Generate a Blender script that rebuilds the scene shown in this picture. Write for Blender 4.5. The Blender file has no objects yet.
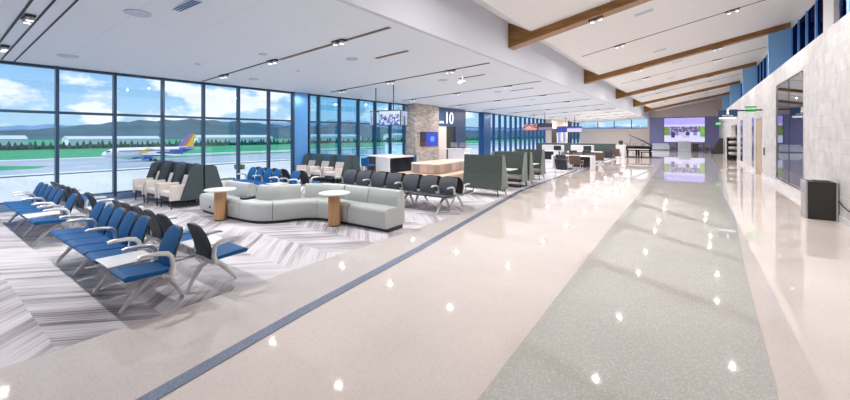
import bpy, bmesh, math, random
from mathutils import Vector, Matrix
random.seed(7)
S = bpy.context.scene
COL = S.collection
PI = math.pi
# ------------------------------------------------------------------ helpers
class MB:
    """collects shapes into one bmesh, then links ONE mesh object"""
    def __init__(s): s.bm = bmesh.new(); s.mi = 0
    def _fin(s, faces):
        for f in faces: f.material_index = s.mi
    def box(s, x0, x1, y0, y1, z0, z1, r=0, M=None, seg=2):
        t = bmesh.new()
        bmesh.ops.create_cube(t, size=1)
        for v in t.verts:
            v.co = Vector(((x0+x1)/2+v.co.x*(x1-x0), (y0+y1)/2+v.co.y*(y1-y0), (z0+z1)/2+v.co.z*(z1-z0)))
        if r > 0: bmesh.ops.bevel(t, geom=t.edges[:], offset=r, segments=seg, affect='EDGES', profile=.5)
        s._merge(t, M); return s
    def _merge(s, t, M=None):
        if M is not None: t.transform(M)
        vm = {}
        for v in t.verts: vm[v] = s.bm.verts.new(v.co)
        for f in t.faces:
            try:
                g = s.bm.faces.new([vm[v] for v in f.verts]); g.material_index = s.mi; g.smooth = f.smooth
            except ValueError: pass
        t.free()
    def prism(s, pts, axis, a, b, r=0, M=None):
        """pts 2D polygon; axis 'x','y','z' extrusion from a to b. pts are the other two coords in order"""
        t = bmesh.new()
        def mk(p, h):
            if axis == 'x': return (h, p[0], p[1])
            if axis == 'y': return (p[0], h, p[1])
            return (p[0], p[1], h)
        A = [t.verts.new(mk(p, a)) for p in pts]; B = [t.verts.new(mk(p, b)) for p in pts]
        n = len(pts)
        t.faces.new(A); t.faces.new(B[::-1])
        for i in range(n): t.faces.new((A[i], B[i], B[(i+1) % n], A[(i+1) % n]))
        bmesh.ops.recalc_face_normals(t, faces=t.faces[:])
        if r > 0: bmesh.ops.bevel(t, geom=t.edges[:], offset=r, segments=2, affect='EDGES', profile=.5)
        s._merge(t, M); return s
    def tube(s, pts, r, n=8, flat=1.0, M=None, caps=True):
        t = bmesh.new(); P = [Vector(p) for p in pts]; rings = []
        rr = r if isinstance(r, (list, tuple)) else [r]*len(P)
        for i, p in enumerate(P):
            d = (P[min(i+1, len(P)-1)]-P[max(i-1, 0)]).normalized()
            up = Vector((1, 0, 0)) if abs(d.x) < .9 else Vector((0, 0, 1))
            a = up - d*up.dot(d); a.normalize(); b = d.cross(a)
            rings.append([t.verts.new(p + a*math.cos(2*PI*k/n)*rr[i]*flat + b*math.sin(2*PI*k/n)*rr[i]) for k in range(n)])
        for i in range(len(P)-1):
            for k in range(n):
                f = t.faces.new((rings[i][k], rings[i][(k+1) % n], rings[i+1][(k+1) % n], rings[i+1][k])); f.smooth = True
        if caps: t.faces.new(rings[0][::-1]); t.faces.new(rings[-1])
        s._merge(t, M); return s
    def cyl(s, cx, cy, z0, z1, r, n=24, r2=None):
        return s.lathe(cx, cy, [(0, z0), (r, z0), (r2 if r2 is not None else r, z1), (0, z1)], n)
    def lathe(s, cx, cy, prof, n=24, M=None, smooth=True):
        t = bmesh.new(); rings = []
        for (r, z) in prof:
            if r < 1e-6: rings.append([t.verts.new((cx, cy, z))])
            else: rings.append([t.verts.new((cx+r*math.cos(2*PI*k/n), cy+r*math.sin(2*PI*k/n), z)) for k in range(n)])
        for a, b in zip(rings, rings[1:]):
            for k in range(n):
                q = (k+1) % n
                if len(a) == 1 and len(b) == 1: continue
                if len(a) == 1: f = t.faces.new((a[0], b[k], b[q]))
                elif len(b) == 1: f = t.faces.new((a[k], b[0], a[q]))
                else: f = t.faces.new((a[k], b[k], b[q], a[q]))
        bmesh.ops.recalc_face_normals(t, faces=t.faces[:])
        s._merge(t, M); return s
    def poly(s, pts):
        vs = [s.bm.verts.new(p) for p in pts]; f = s.bm.faces.new(vs); f.material_index = s.mi; return s
    def build(s, name, mat, parent=None, smooth=False, **k):
        me = bpy.data.meshes.new(name)
        if smooth:
            for f in s.bm.faces: f.smooth = True
        s.bm.to_mesh(me); s.bm.free()
        for m in (mat if isinstance(mat, (list, tuple)) else [mat]): me.materials.append(m)
        if smooth:
            try: me.set_sharp_from_angle(angle=math.radians(38))
            except Exception: pass
        o = bpy.data.objects.new(name, me); COL.objects.link(o)
        if parent: o.parent = parent
        for a, b in k.items(): o[a] = b
        return o
def thing(name, label, cat, loc=(0, 0, 0), rz=0, group=None):
    o = bpy.data.objects.new(name, None); COL.objects.link(o)
    o.location = loc; o.rotation_euler = (0, 0, rz); o.empty_display_size = .1
    return tag(o, label, cat, group)
def tag(o, label, cat, group=None, kind=None):
    o['label'] = label; o['category'] = cat
    if group: o['group'] = group
    if kind: o['kind'] = kind
    return o
def struct(o, label=None):
    o['kind'] = 'structure'
    if label: o['label'] = label
    return o
KIDS = {}
def kids(o): return [c for c in bpy.data.objects if c.parent == o]
def dup(o, loc=None, rz=None, label=None, parent=None):
    c = o.copy(); COL.objects.link(c)
    if parent: c.parent = parent
    if loc is not None: c.location = loc
    if rz is not None: c.rotation_euler = (0, 0, rz)
    if label: c['label'] = label
    for k in kids(o): dup(k, parent=c)
    return c
# ------------------------------------------------------------------ materials
def nodes(m):
    m.use_nodes = True; nt = m.node_tree; return nt, nt.nodes, nt.links
def mat(name, col, rough=.5, metal=0, emit=None, es=1, coat=0, var=0, vs=8, bump=0, bs=60, spec=.5):
    m = bpy.data.materials.new(name); nt, N, L = nodes(m)
    b = N['Principled BSDF']; b.inputs['Base Color'].default_value = (*col, 1)
    b.inputs['Roughness'].default_value = rough; b.inputs['Metallic'].default_value = metal
    b.inputs['Coat Weight'].default_value = coat; b.inputs['Specular IOR Level'].default_value = spec
    if emit: b.inputs['Emission Color'].default_value = (*emit, 1); b.inputs['Emission Strength'].default_value = es
    if var or bump:
        tc = N.new('ShaderNodeTexCoord'); 
    if var:
        n = N.new('ShaderNodeTexNoise'); n.inputs['Scale'].default_value = vs; n.inputs['Detail'].default_value = 6
        L.new(tc.outputs['Object'], n.inputs['Vector'])
        r = N.new('ShaderNodeValToRGB'); r.color_ramp.elements[0].position = .3; r.color_ramp.elements[1].position = .7
        r.color_ramp.elements[0].color = (*[max(0, c*(1-var)) for c in col], 1); r.color_ramp.elements[1].color = (*[min(1, c*(1+var)) for c in col], 1)
        L.new(n.outputs['Fac'], r.inputs['Fac']); L.new(r.outputs['Color'], b.inputs['Base Color'])
    if bump:
        n2 = N.new('ShaderNodeTexNoise'); n2.inputs['Scale'].default_value = bs; L.new(tc.outputs['Object'], n2.inputs['Vector'])
        bp = N.new('ShaderNodeBump'); bp.inputs['Strength'].default_value = bump; bp.inputs['Distance'].default_value = .01
        L.new(n2.outputs['Fac'], bp.inputs['Height']); L.new(bp.outputs['Normal'], b.inputs['Normal'])
    return m
def ramp(N, stops, interp='LINEAR'):
    r = N.new('ShaderNodeValToRGB'); r.color_ramp.interpolation = interp
    e = r.color_ramp.elements
    while len(e) < len(stops): e.new(.5)
    for k, (p, c) in enumerate(stops): e[k].position = p; e[k].color = (*c, 1)
    return r
def mth(N, L, op, a, b=None):
    n = N.new('ShaderNodeMath'); n.operation = op
    for i, v in enumerate((a, b)):
        if v is None: continue
        if isinstance(v, (int, float)): n.inputs[i].default_value = v
        else: L.new(v, n.inputs[i])
    return n.outputs[0]
def terrazzo(name, col, chip, rough=.025):
    m = bpy.data.materials.new(name); nt, N, L = nodes(m); b = N['Principled BSDF']
    tc = N.new('ShaderNodeTexCoord')
    v = N.new('ShaderNodeTexVoronoi'); v.inputs['Scale'].default_value = 110; L.new(tc.outputs['Object'], v.inputs['Vector'])
    r = ramp(N, [(0, chip), (.22, chip), (.34, col), (1, col)])
    sp = N.new('ShaderNodeSeparateColor'); L.new(v.outputs['Color'], sp.inputs['Color']); L.new(sp.outputs[0], r.inputs['Fac'])
    n = N.new('ShaderNodeTexNoise'); n.inputs['Scale'].default_value = .8; n.inputs['Detail'].default_value = 4; L.new(tc.outputs['Object'], n.inputs['Vector'])
    r2 = ramp(N, [(.3, (.93, .93, .93)), (.7, (1.04, 1.03, 1.02))]); L.new(n.outputs['Fac'], r2.inputs['Fac'])
    mx = N.new('ShaderNodeMix'); mx.data_type = 'RGBA'; mx.blend_type = 'MULTIPLY'; mx.inputs[0].default_value = 1
    L.new(r.outputs['Color'], mx.inputs[6]); L.new(r2.outputs['Color'], mx.inputs[7]); L.new(mx.outputs[2], b.inputs['Base Color'])
    b.inputs['Roughness'].default_value = rough; b.inputs['Specular IOR Level'].default_value = .6
    return m
def carpet():
    m = bpy.data.materials.new('herringbone_carpet'); nt, N, L = nodes(m); b = N['Principled BSDF']
    g = N.new('ShaderNodeNewGeometry'); sx = N.new('ShaderNodeSeparateXYZ'); L.new(g.outputs['Position'], sx.inputs[0])
    Y, X0 = sx.outputs[0], sx.outputs[1]
    X = mth(N, L, 'ADD', X0, .82)
    W = 1.62
    u = mth(N, L, 'DIVIDE', X, W)
    fr = mth(N, L, 'FRACT', u)
    side = mth(N, L, 'FLOOR', mth(N, L, 'MULTIPLY', u, 2.0))
    tri = mth(N, L, 'MULTIPLY', mth(N, L, 'ABSOLUTE', mth(N, L, 'SUBTRACT', fr, .5)), W*1.0)
    v = mth(N, L, 'ADD', Y, tri)
    vid = mth(N, L, 'FLOOR', mth(N, L, 'DIVIDE', v, .12))
    cx = N.new('ShaderNodeCombineXYZ'); L.new(vid, cx.inputs[0]); L.new(side, cx.inputs[1])
    wn = N.new('ShaderNodeTexWhiteNoise'); L.new(cx.outputs[0], wn.inputs['Vector'])
    cs = N.new('ShaderNodeCombineXYZ'); L.new(mth(N, L, 'MULTIPLY', v, 30), cs.inputs[0]); L.new(mth(N, L, 'MULTIPLY', X, 1.6), cs.inputs[1]); L.new(side, cs.inputs[2])
    sn = N.new('ShaderNodeTexNoise'); sn.inputs['Scale'].default_value = 1; sn.inputs['Detail'].default_value = 3; L.new(cs.outputs[0], sn.inputs['Vector'])
    ln = N.new('ShaderNodeTexNoise'); ln.inputs['Scale'].default_value = .55; ln.inputs['Detail'].default_value = 2; L.new(g.outputs['Position'], ln.inputs['Vector'])
    f = mth(N, L, 'ADD', mth(N, L, 'MULTIPLY', wn.outputs['Value'], .26), mth(N, L, 'MULTIPLY', sn.outputs['Fac'], .68))
    f = mth(N, L, 'ADD', f, mth(N, L, 'MULTIPLY', mth(N, L, 'SUBTRACT', ln.outputs['Fac'], .5), .9))
    r = ramp(N, [(.17, (.17, .14, .145)), (.31, (.34, .31, .33)), (.45, (.54, .51, .54)), (.57, (.66, .63, .655)), (.85, (.74, .705, .73))])
    L.new(f, r.inputs['Fac']); L.new(r.outputs['Color'], b.inputs['Base Color']); b.inputs['Roughness'].default_value = .8
    b.inputs['Specular IOR Level'].default_value = .25
    return m
def brickmat(name, c1, c2, mortar, bw, bh, axis='YZ', ms=.01, rough=.8, var=True, bump=.4):
    m = bpy.data.materials.new(name); nt, N, L = nodes(m); b = N['Principled BSDF']
    g = N.new('ShaderNodeNewGeometry'); sx = N.new('ShaderNodeSeparateXYZ'); L.new(g.outputs['Position'], sx.inputs[0])
    cx = N.new('ShaderNodeCombineXYZ')
    if axis == 'YZ':
        L.new(mth(N, L, 'ADD', sx.outputs[1], sx.outputs[0]), cx.inputs[0]); L.new(sx.outputs[2], cx.inputs[1])
    else:
        L.new(sx.outputs[0], cx.inputs[0]); L.new(sx.outputs[1], cx.inputs[1])
    t = N.new('ShaderNodeTexBrick'); t.inputs['Scale'].default_value = 1; t.inputs['Brick Width'].default_value = bw; t.inputs['Row Height'].default_value = bh
    t.inputs['Mortar Size'].default_value = ms; t.inputs['Color1'].default_value = (*c1, 1); t.inputs['Color2'].default_value = (*c2, 1); t.inputs['Mortar'].default_value = (*mortar, 1)
    t.inputs['Mortar Smooth'].default_value = .3
    L.new(cx.outputs[0], t.inputs['Vector'])
    out = t.outputs['Color']
    if var:
        n = N.new('ShaderNodeTexNoise'); n.inputs['Scale'].default_value = 3; n.inputs['Detail'].default_value = 6; L.new(g.outputs['Position'], n.inputs['Vector'])
        r2 = ramp(N, [(.3, (.82, .82, .83)), (.7, (1.1, 1.08, 1.06))]); L.new(n.outputs['Fac'], r2.inputs['Fac'])
        mx = N.new('ShaderNodeMix'); mx.data_type = 'RGBA'; mx.blend_type = 'MULTIPLY'; mx.inputs[0].default_value = 1
        L.new(out, mx.inputs[6]); L.new(r2.outputs['Color'], mx.inputs[7]); out = mx.outputs[2]
    L.new(out, b.inputs['Base Color']); b.inputs['Roughness'].default_value = rough
    if bump:
        bp = N.new('ShaderNodeBump'); bp.inputs['Strength'].default_value = bump; bp.inputs['Distance'].default_value = .02; bp.invert = True
        L.new(t.outputs['Fac'], bp.inputs['Height']); L.new(bp.outputs['Normal'], b.inputs['Normal'])
    return m
def wood(name, c1, c2, sc=(1, 12, 12), rough=.45):
    m = bpy.data.materials.new(name); nt, N, L = nodes(m); b = N['Principled BSDF']
    tc = N.new('ShaderNodeTexCoord'); mp = N.new('ShaderNodeMapping'); mp.inputs['Scale'].default_value = sc; L.new(tc.outputs['Object'], mp.inputs[0])
    n = N.new('ShaderNodeTexNoise'); n.inputs['Scale'].default_value = 2; n.inputs['Detail'].default_value = 8; n.inputs['Distortion'].default_value = .6; L.new(mp.outputs[0], n.inputs['Vector'])
    r = ramp(N, [(.32, c1), (.68, c2)]); L.new(n.outputs['Fac'], r.inputs['Fac']); L.new(r.outputs['Color'], b.inputs['Base Color']); b.inputs['Roughness'].default_value = rough
    return m
def glass(name, tint=(.9, .97, 1), refl=.07, rough=0.0, gcol=(1, 1, 1)):
    m = bpy.data.materials.new(name); nt, N, L = nodes(m)
    for n in list(N): 
        if n.type != 'OUTPUT_MATERIAL': N.remove(n)
    out = [n for n in N if n.type == 'OUTPUT_MATERIAL'][0]
    t = N.new('ShaderNodeBsdfTransparent'); t.inputs[0].default_value = (*tint, 1)
    g = N.new('ShaderNodeBsdfGlossy'); g.inputs['Roughness'].default_value = rough; g.inputs[0].default_value = (*gcol, 1)
    mx = N.new('ShaderNodeMixShader'); mx.inputs[0].default_value = refl
    L.new(t.outputs[0], mx.inputs[1]); L.new(g.outputs[0], mx.inputs[2]); L.new(mx.outputs[0], out.inputs[0])
    return m
def attr_emit(name, st=1.0, diffuse=False):
    m = bpy.data.materials.new(name); nt, N, L = nodes(m); b = N['Principled BSDF']
    a = N.new('ShaderNodeAttribute'); a.attribute_name = 'Col'
    if diffuse: L.new(a.outputs['Color'], b.inputs['Base Color']); b.inputs['Roughness'].default_value = .5
    else:
        b.inputs['Base Color'].default_value = (.02, .02, .02, 1); b.inputs['Roughness'].default_value = .3
        L.new(a.outputs['Color'], b.inputs['Emission Color']); b.inputs['Emission Strength'].default_value = st
    return m
M = {}
M['terr_cream'] = terrazzo('cream_terrazzo', (.80, .715, .665), (.74, .66, .61))
M['terr_tan'] = terrazzo('tan_terrazzo', (.70, .64, .61), (.63, .575, .545))
M['terr_grey'] = terrazzo('grey_terrazzo', (.535, .53, .49), (.66, .655, .625))
M['terr_dark'] = terrazzo('dark_terrazzo', (.20, .24, .33), (.27, .31, .39))  # bluish tint stands in for the windows' reflection on the strip
M['carpet'] = carpet()
M['ceil'] = brickmat('ceiling_tile', (.80, .86, .92), (.80, .86, .92), (.70, .76, .82), 2.4, 1.2, 'XY', .008, .9, False, 0)  # blue of the window daylight is put into the tile colour
M['roofc'] = brickmat('roof_ceiling_tile', (.85, .84, .845), (.85, .84, .845), (.78, .77, .775), 2.4, 1.2, 'XY', .008, .9, False, 0)
M['paint'] = mat('white_paint', (.85, .84, .85), .8)
M['fascia'] = mat('fascia_paint', (.64, .66, .73), .7)
M['black'] = mat('black_slot', (.012, .012, .014), .6)
M['slotb'] = mat('bronze_slot', (.16, .10, .05), .5)
M['frame'] = mat('window_frame_metal', (.035, .07, .13), .35, .5)
M['framefin'] = mat('deep_blue_mullion', (.02, .08, .22), .35, .3)
M['pier'] = mat('blue_metal_panel', (.10, .30, .62), .3, .3)
M['curb'] = mat('blue_grey_curb', (.12, .20, .34), .5)
M['glass'] = glass('clear_glass', (.93, .97, .99), .05)
M['glass2'] = glass('tinted_glass', (.62, .84, .92), .10)
M['glassd'] = glass('navy_glass', (.02, .04, .14), .05, .02, (.5, .65, 1))
M['clerb'] = mat('blue_clerestory_mullion', (.12, .34, .85), .4)
M['finb'] = mat('blue_fin_panel', (.24, .50, .84), .5)
M['tile'] = brickmat('stone_wall_tile', (.60, .58, .59), (.68, .655, .66), (.52, .50, .52), .62, .30, 'YZ', .006, .45, True, .1)
M['brick'] = brickmat('ledger_stone', (.62, .54, .48), (.34, .30, .28), (.30, .27, .25), .30, .075, 'YZ', .008, .85, True, .8)
M['beamw'] = wood('walnut_beam_cladding', (.17, .075, .018), (.36, .18, .05), (1, 14, 14), .5)
M['beamb'] = wood('walnut_beam_soffit', (.30, .17, .09), (.42, .25, .14), (1, 14, 14), .5)
M['oak'] = wood('oak_column', (.42, .22, .09), (.56, .33, .16), (14, 14, 1), .4)
M['benchw'] = wood('pale_oak_top', (.62, .47, .36), (.74, .60, .48), (1, 10, 10), .4)
M['blueup'] = mat('blue_upholstery', (.002, .088, .265), .5, bump=.2, bs=300, spec=.25)
M['bluebk'] = mat('dark_navy_shell', (.012, .022, .04), .45)
M['blackup'] = mat('black_upholstery', (.035, .038, .055), .42, bump=.2, bs=300)
M['alu'] = mat('silver_aluminium', (.68, .68, .67), .32, .55)
M['lam'] = mat('white_laminate', (.76, .76, .77), .3)
M['sofa'] = mat('grey_vinyl_upholstery', (.46, .485, .47), .45, var=.04, vs=2, bump=.1, bs=200)
M['sofap'] = mat('dark_plinth', (.03, .03, .035), .6)
M['podo'] = mat('charcoal_green_felt', (.045, .065, .075), .8, var=.12, vs=30)
M['podi'] = mat('teal_felt_lining', (.05, .13, .20), .8)
M['podc'] = mat('beige_cushion', (.62, .57, .53), .7, var=.05, vs=12)
M['boothf'] = mat('olive_grey_felt', (.075, .095, .088), .85, var=.15, vs=20)
M['booths'] = mat('pale_olive_felt', (.20, .24, .22), .85)
M['brownup'] = mat('brown_upholstery', (.12, .075, .055), .5)
M['taupe'] = mat('taupe_upholstery', (.30, .26, .24), .5)
M['steel'] = mat('brushed_steel', (.55, .54, .53), .3, .9)
M['canb'] = mat('black_perforated_steel', (.028, .024, .022), .5, var=.5, vs=120)
M['monb'] = mat('monitor_casing', (.02, .02, .025), .4)
M['navy'] = mat('navy_sign_panel', (.013, .045, .12), .4)
M['whitee'] = mat('white_lettering', (.9, .9, .9), .5, emit=(1, 1, 1), es=.35)
M['lens'] = mat('lamp_lens', (1, 1, 1), .3, emit=(1, .96, .9), es=5)
M['doorw'] = wood('birch_door', (.42, .30, .20), (.52, .38, .27), (8, 8, 1), .5)
M['mirror'] = glass('reflective_shop_glass', (.16, .18, .22), .62, 0.0, (.82, .86, .95))
M['sidelight'] = mat('blue_side_light_glass', (.01, .03, .16), .12)
M['purple'] = mat('screen_glow_wall', (.24, .25, .48), .7)  # purple glow of the video wall is put into this wall colour
M['beigew'] = mat('beige_wall_paint', (.62, .55, .51), .8)
M['pianob'] = mat('black_piano_lacquer', (.01, .01, .012), .08)
M['grass'] = mat('mown_grass', (.02, .30, .13), .95, var=.2, vs=.05)
M['apron'] = mat('concrete_apron', (.62, .63, .60), .9, var=.1, vs=.03)
M['taxi'] = mat('asphalt_taxiway', (.36, .42, .48), .9, var=.12, vs=.05)
M['stripe'] = mat('white_pavement_stripe', (.82, .84, .84), .8)
M['hedge'] = mat('dark_soil_strip', (.06, .12, .09), .95)
M['hillf'] = mat('forested_hill', (.022, .095, .13), 1, var=.3, vs=.008)  # forest green with some blue haze mixed into the colour
M['hillb'] = mat('haze_tinted_far_hill', (.13, .26, .42), 1, var=.1, vs=.003)  # blue distance haze painted in as the hill's colour
M['tree'] = mat('conifer_green', (.008, .075, .07), .95, var=.3, vs=1)
M['bark'] = mat('bark', (.08, .06, .05), .9)
M['hangar'] = mat('white_hangar_wall', (.80, .84, .88), .7)
M['hroof'] = mat('pale_hangar_roof', (.55, .62, .68), .6)
M['planew'] = mat('white_fuselage_paint', (.82, .84, .88), .3)
M['planeb'] = mat('blue_fuselage_paint', (.03, .10, .42), .3)
M['yel'] = mat('yellow_livery_paint', (.95, .62, .05), .3)
M['org'] = mat('orange_livery_paint', (.90, .22, .03), .3)
M['purp'] = mat('purple_livery_paint', (.25, .18, .55), .3)
M['green_e'] = mat('green_exit_panel', (.02, .3, .06), .4, emit=(.12, .75, .2), es=.7)
M['disc'] = mat('grey_speaker_grille', (.55, .62, .72), .7)
M['led'] = attr_emit('led_pixels', 1.25)

def pixels(name, cols, rows, fn, W, H, parent=None, matx=None):
    """screen in local XZ plane facing -Y, centre bottom at origin; fn(u,v)->rgb"""
    bm = bmesh.new(); cl = bm.loops.layers.color.new('Col')
    for j in range(rows):
        for i in range(cols):
            x0, x1 = -W/2+W*i/cols, -W/2+W*(i+1)/cols; z0, z1 = H*j/rows, H*(j+1)/rows
            f = bm.faces.new([bm.verts.new(p) for p in ((x0, 0, z0), (x1, 0, z0), (x1, 0, z1), (x0, 0, z1))])
            c = fn((i+.5)/cols, (j+.5)/rows)
            for l in f.loops: l[cl] = (*c, 1)
    me = bpy.data.meshes.new(name); bm.to_mesh(me); bm.free(); me.materials.append(matx or M['led'])
    o = bpy.data.objects.new(name, me); COL.objects.link(o)
    if parent: o.parent = parent
    return o
def text(body, size, name, matx, parent, loc, rot, depth=.01):
    cu = bpy.data.curves.new(name, 'FONT'); cu.body = body; cu.size = size; cu.extrude = depth; cu.align_x = 'CENTER'; cu.align_y = 'CENTER'
    t = bpy.data.objects.new(name, cu); COL.objects.link(t)
    dg = bpy.context.evaluated_depsgraph_get(); me = bpy.data.meshes.new_from_object(t.evaluated_get(dg))
    bpy.data.objects.remove(t); o = bpy.data.objects.new(name, me); COL.objects.link(o)
    me.materials.clear(); me.materials.append(matx)
    o.parent = parent; o.location = loc; o.rotation_euler = rot
    return o
ORD = ['first', 'second', 'third', 'fourth', 'fifth', 'sixth', 'seventh', 'eighth', 'ninth', 'tenth', 'eleventh', 'twelfth', 'thirteenth', 'fourteenth']
# ------------------------------------------------------------------ dimensions
XL, XF, XW, XR = -13.92, -4.9, 2.62, 3.37
YB, YE = -5.0, 60.0
def zc(x): return 3.74 + .056*(x-XL)          # lower ceiling
def zr(x): return 5.16 + .205*(x+4.14)        # vaulted ceiling
ZT, ZFT, ZW = 2.51, 5.57, 4.45
# ------------------------------------------------------------------ floor
def slab(pts, name, m, z, th=.02, kind=True, label=None):
    o = MB().prism(pts, 'z', z-th, z).build(name, m)
    if kind: struct(o, label)
    return o
slab([(XL-.3, YB-.2), (3.9, YB-.2), (3.9, YE+.3), (XL-.3, YE+.3)], 'floor', M['terr_cream'], 0, .3)
slab([(XL+.02, YB), (-4.57, YB), (-4.57, 8.6), (-4.9, 12.6), (-4.9, 34), (XL+.02, 34)], 'floor_carpet', M['carpet'], .006, .006, label='grey herringbone carpet under the gate seating')
slab([(-4.57, YB), (-2.66, YB), (-3.25, .98), (-3.5, 2.52), (-3.8, 5.01), (-4.47, 9.58), (-4.9, 12.6), (-4.57, 8.6)], 'floor_tan_band', M['terr_tan'], .004, .004, label='tan terrazzo band beside the carpet')
ds = [(-2.66, YB), (-3.25, .98), (-3.5, 2.52), (-3.8, 5.01), (-4.47, 9.58), (-4.9, 12.6), (-5.05, 17), (-5.3, 24), (-5.5, 34)]
w = .14
slab(ds + [(x+w, y) for x, y in reversed(ds)], 'floor_dark_strip', M['terr_dark'], .008, .004, label='dark inlaid strip between tan and cream terrazzo')
slab([(-1.05, YB), (-1.26, 2.4), (-1.38, 8), (-1.45, 15), (-1.6, 23), (-2.0, 37), (-2.7, 58), (1.6, 58), (1.29, 30.5), (1.06, 20.4), (.78, 11), (.62, 7.5), (.5, 3.7), (.35, YB)], 'floor_grey_band', M['terr_grey'], .004, .004, label='grey terrazzo band down the concourse')
# ------------------------------------------------------------------ ceilings
struct(MB().prism([(XL-.3, zc(XL-.3)), (XF-.06, zc(XF-.06)), (XF-.06, zc(XF)+.12), (XL-.3, zc(XL-.3)+.12)], 'y', YB, YE).build('ceiling', M['ceil']))
struct(MB().box(XF-.12, XF, YB, YE, zc(XF)-.012, ZFT+.6).build('wall_fascia', M['fascia']))
struct(MB().prism([(XF-.1, ZFT+.02), (XF, ZFT), (-4.14, 5.16), (XR+.9, zr(XR+.9)), (XR+.9, zr(XR+.9)+.5), (XF-.1, zr(XR+.9)+.5)], 'y', YB, YE).build('ceiling_vaulted', M['roofc']))
# beams
for k in range(-1, 5):
    y0 = 11.5+10.4*k
    t = thing('ceiling_beam', 'walnut clad ceiling beam over the concourse, '+['overhead behind the camera', 'nearest and largest in view', 'second from the front', 'third from the front', 'fourth from the front', 'farthest from the camera'][k+1], 'beam', (XF, y0, 4.75), 0, 'walnut ceiling beams')
    if k < 0: pass
    L_ = 3.34-XF; rise = 6.49-4.75
    MB().prism([(0, 0), (L_, rise), (L_, rise+.28), (.8, .46), (0, .80)], 'y', 0, .44).build('cladding', M['beamw'], t)
    MB().prism([(0.01, -.005), (L_-.01, rise-.006), (L_-.01, rise-.001), (0.01, -.001)], 'y', .01, .43).build('soffit_board', M['beamb'], t)
    # blue fin panel between beam end and side wall ledge
    f = MB().prism([(XW+.04, 3.2), (XR+.02, 3.2), (XR+.02, 6.47), (XW+.04, 6.3)], 'y', y0+.05, y0+.25).build('wall_fin', M['finb'])
    struct(f, 'pale blue fin wall under the beam end')
# lower ceiling slots
def slot(y, x0, x1, wd, m, n):
    d = .012
    struct(MB().prism([(x0, zc(x0)-d), (x1, zc(x1)-d), (x1, zc(x1)+.01), (x0, zc(x0)+.01)], 'y', y-wd/2, y+wd/2).build('trim_%d' % n, m))
n_ = 1
slot(1.2, -13.7, -5.3, .035, M['black'], n_); n_ += 1
slot(1.42, -13.7, -5.3, .03, M['black'], n_); n_ += 1
slot(1.64, -13.8, -5.3, .025, M['black'], n_); n_ += 1
slot(6.0, -13.7, -9.3, .05, M['black'], n_); n_ += 1
slot(6.1, -9.3, -5.3, .10, M['slotb'], n_); n_ += 1
ys_slots = [10.95, 15.9, 20.7, 25.5, 30.3, 35.1, 39.9, 44.7, 49.5, 54.3]
for y in ys_slots: slot(y, -12.9, -5.3, .09, M['black'], n_); n_ += 1
slot(7.9, -7.38, -6.22, .12, M['slotb'], n_); n_ += 1
slot(12.6, -7.4, -6.3, .09, M['black'], n_); n_ += 1
slot(17.6, -7.4, -6.2, .09, M['black'], n_); n_ += 1
def rslot(y, x0, x1, wd, n):
    struct(MB().prism([(x0, zr(x0)-.012), (x1, zr(x1)-.012), (x1, zr(x1)+.01), (x0, zr(x0)+.01)], 'y', y-wd/2, y+wd/2).build('trim_%d' % n, M['black']))
for k in range(-1, 4): rslot(16.7+10.4*k, -3.8, 3.2, .05, n_); n_ += 1
# spot fixtures
EMITP = 78
def lamp(loc, power, size=.12, col=(1, .975, .955), spread=PI):
    l = bpy.data.lights.new('spot_lamp', 'AREA'); l.shape = 'DISK'; l.size = size; l.energy = power; l.color = col; l.spread = spread
    o = bpy.data.objects.new('spot_lamp', l); COL.objects.link(o); o.location = loc
    return o
sp = None
def spotpair(x, y, z, label, group, power=EMITP, slope=0, lit=True):
    global sp
    if sp is None:
        t = thing('twin_spotlight', label, 'ceiling light', (x, y, z), 0, group)
        MB().box(-.2, .2, -.07, .07, -.02, .01, .004).build('housing', M['black'], t)
        for s in (-1, 1):
            h = MB().lathe(0, 0, [(0, -.01), (.055, -.02), (.062, -.075), (.05, -.085), (.045, -.07), (0, -.065)], 14).build('lamp_head', M['alu'], t); h.location = (s*.11, 0, 0)
            c = MB().lathe(0, 0, [(0, -.084), (.045, -.084), (.045, -.072), (0, -.072)], 14).build('lens', M['lens'], h)
        sp = t
    else:
        t = dup(sp, (x, y, z), 0, label); t['group'] = group
    if lit: lamp((x, y, z-.14), power)
    return t
XS = (-12.2, -9.5, -6.8)
for i, y in enumerate([1.3, 6.0]+ys_slots):
    for j, x in enumerate(XS):
        spotpair(x, y, zc(x)-.012, 'twin spotlight %s the windows, %s light row of the low ceiling' % (['nearest', 'midway from', 'farthest from'][j], ORD[i]), 'twin spotlights in the low ceiling')
for k in range(0, 5):
    for j, x in enumerate((-2.4, 1.1)):
        t = spotpair(x, 6.3+10.4*k, zr(x)-.012, 'twin spotlight in the %s vaulted ceiling slot, %s end' % (ORD[k], ['low', 'high'][j]), 'twin spotlights in the vaulted ceiling', 105)
        t.rotation_euler = (0, -math.atan(.205), 0)
for k in range(0, 4):
    for j, x in enumerate((-2.3, .9)):
        z = 4.75+(x-XF)*(6.49-4.75)/(3.34-XF)-.012
        t = spotpair(x, 11.72+10.4*k, z, 'twin spotlight recessed under the %s walnut beam, %s end' % (ORD[k], ['low', 'high'][j]), 'twin spotlights under the walnut beams', 85)
        t.rotation_euler = (0, -math.atan(.21), 0)
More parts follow.
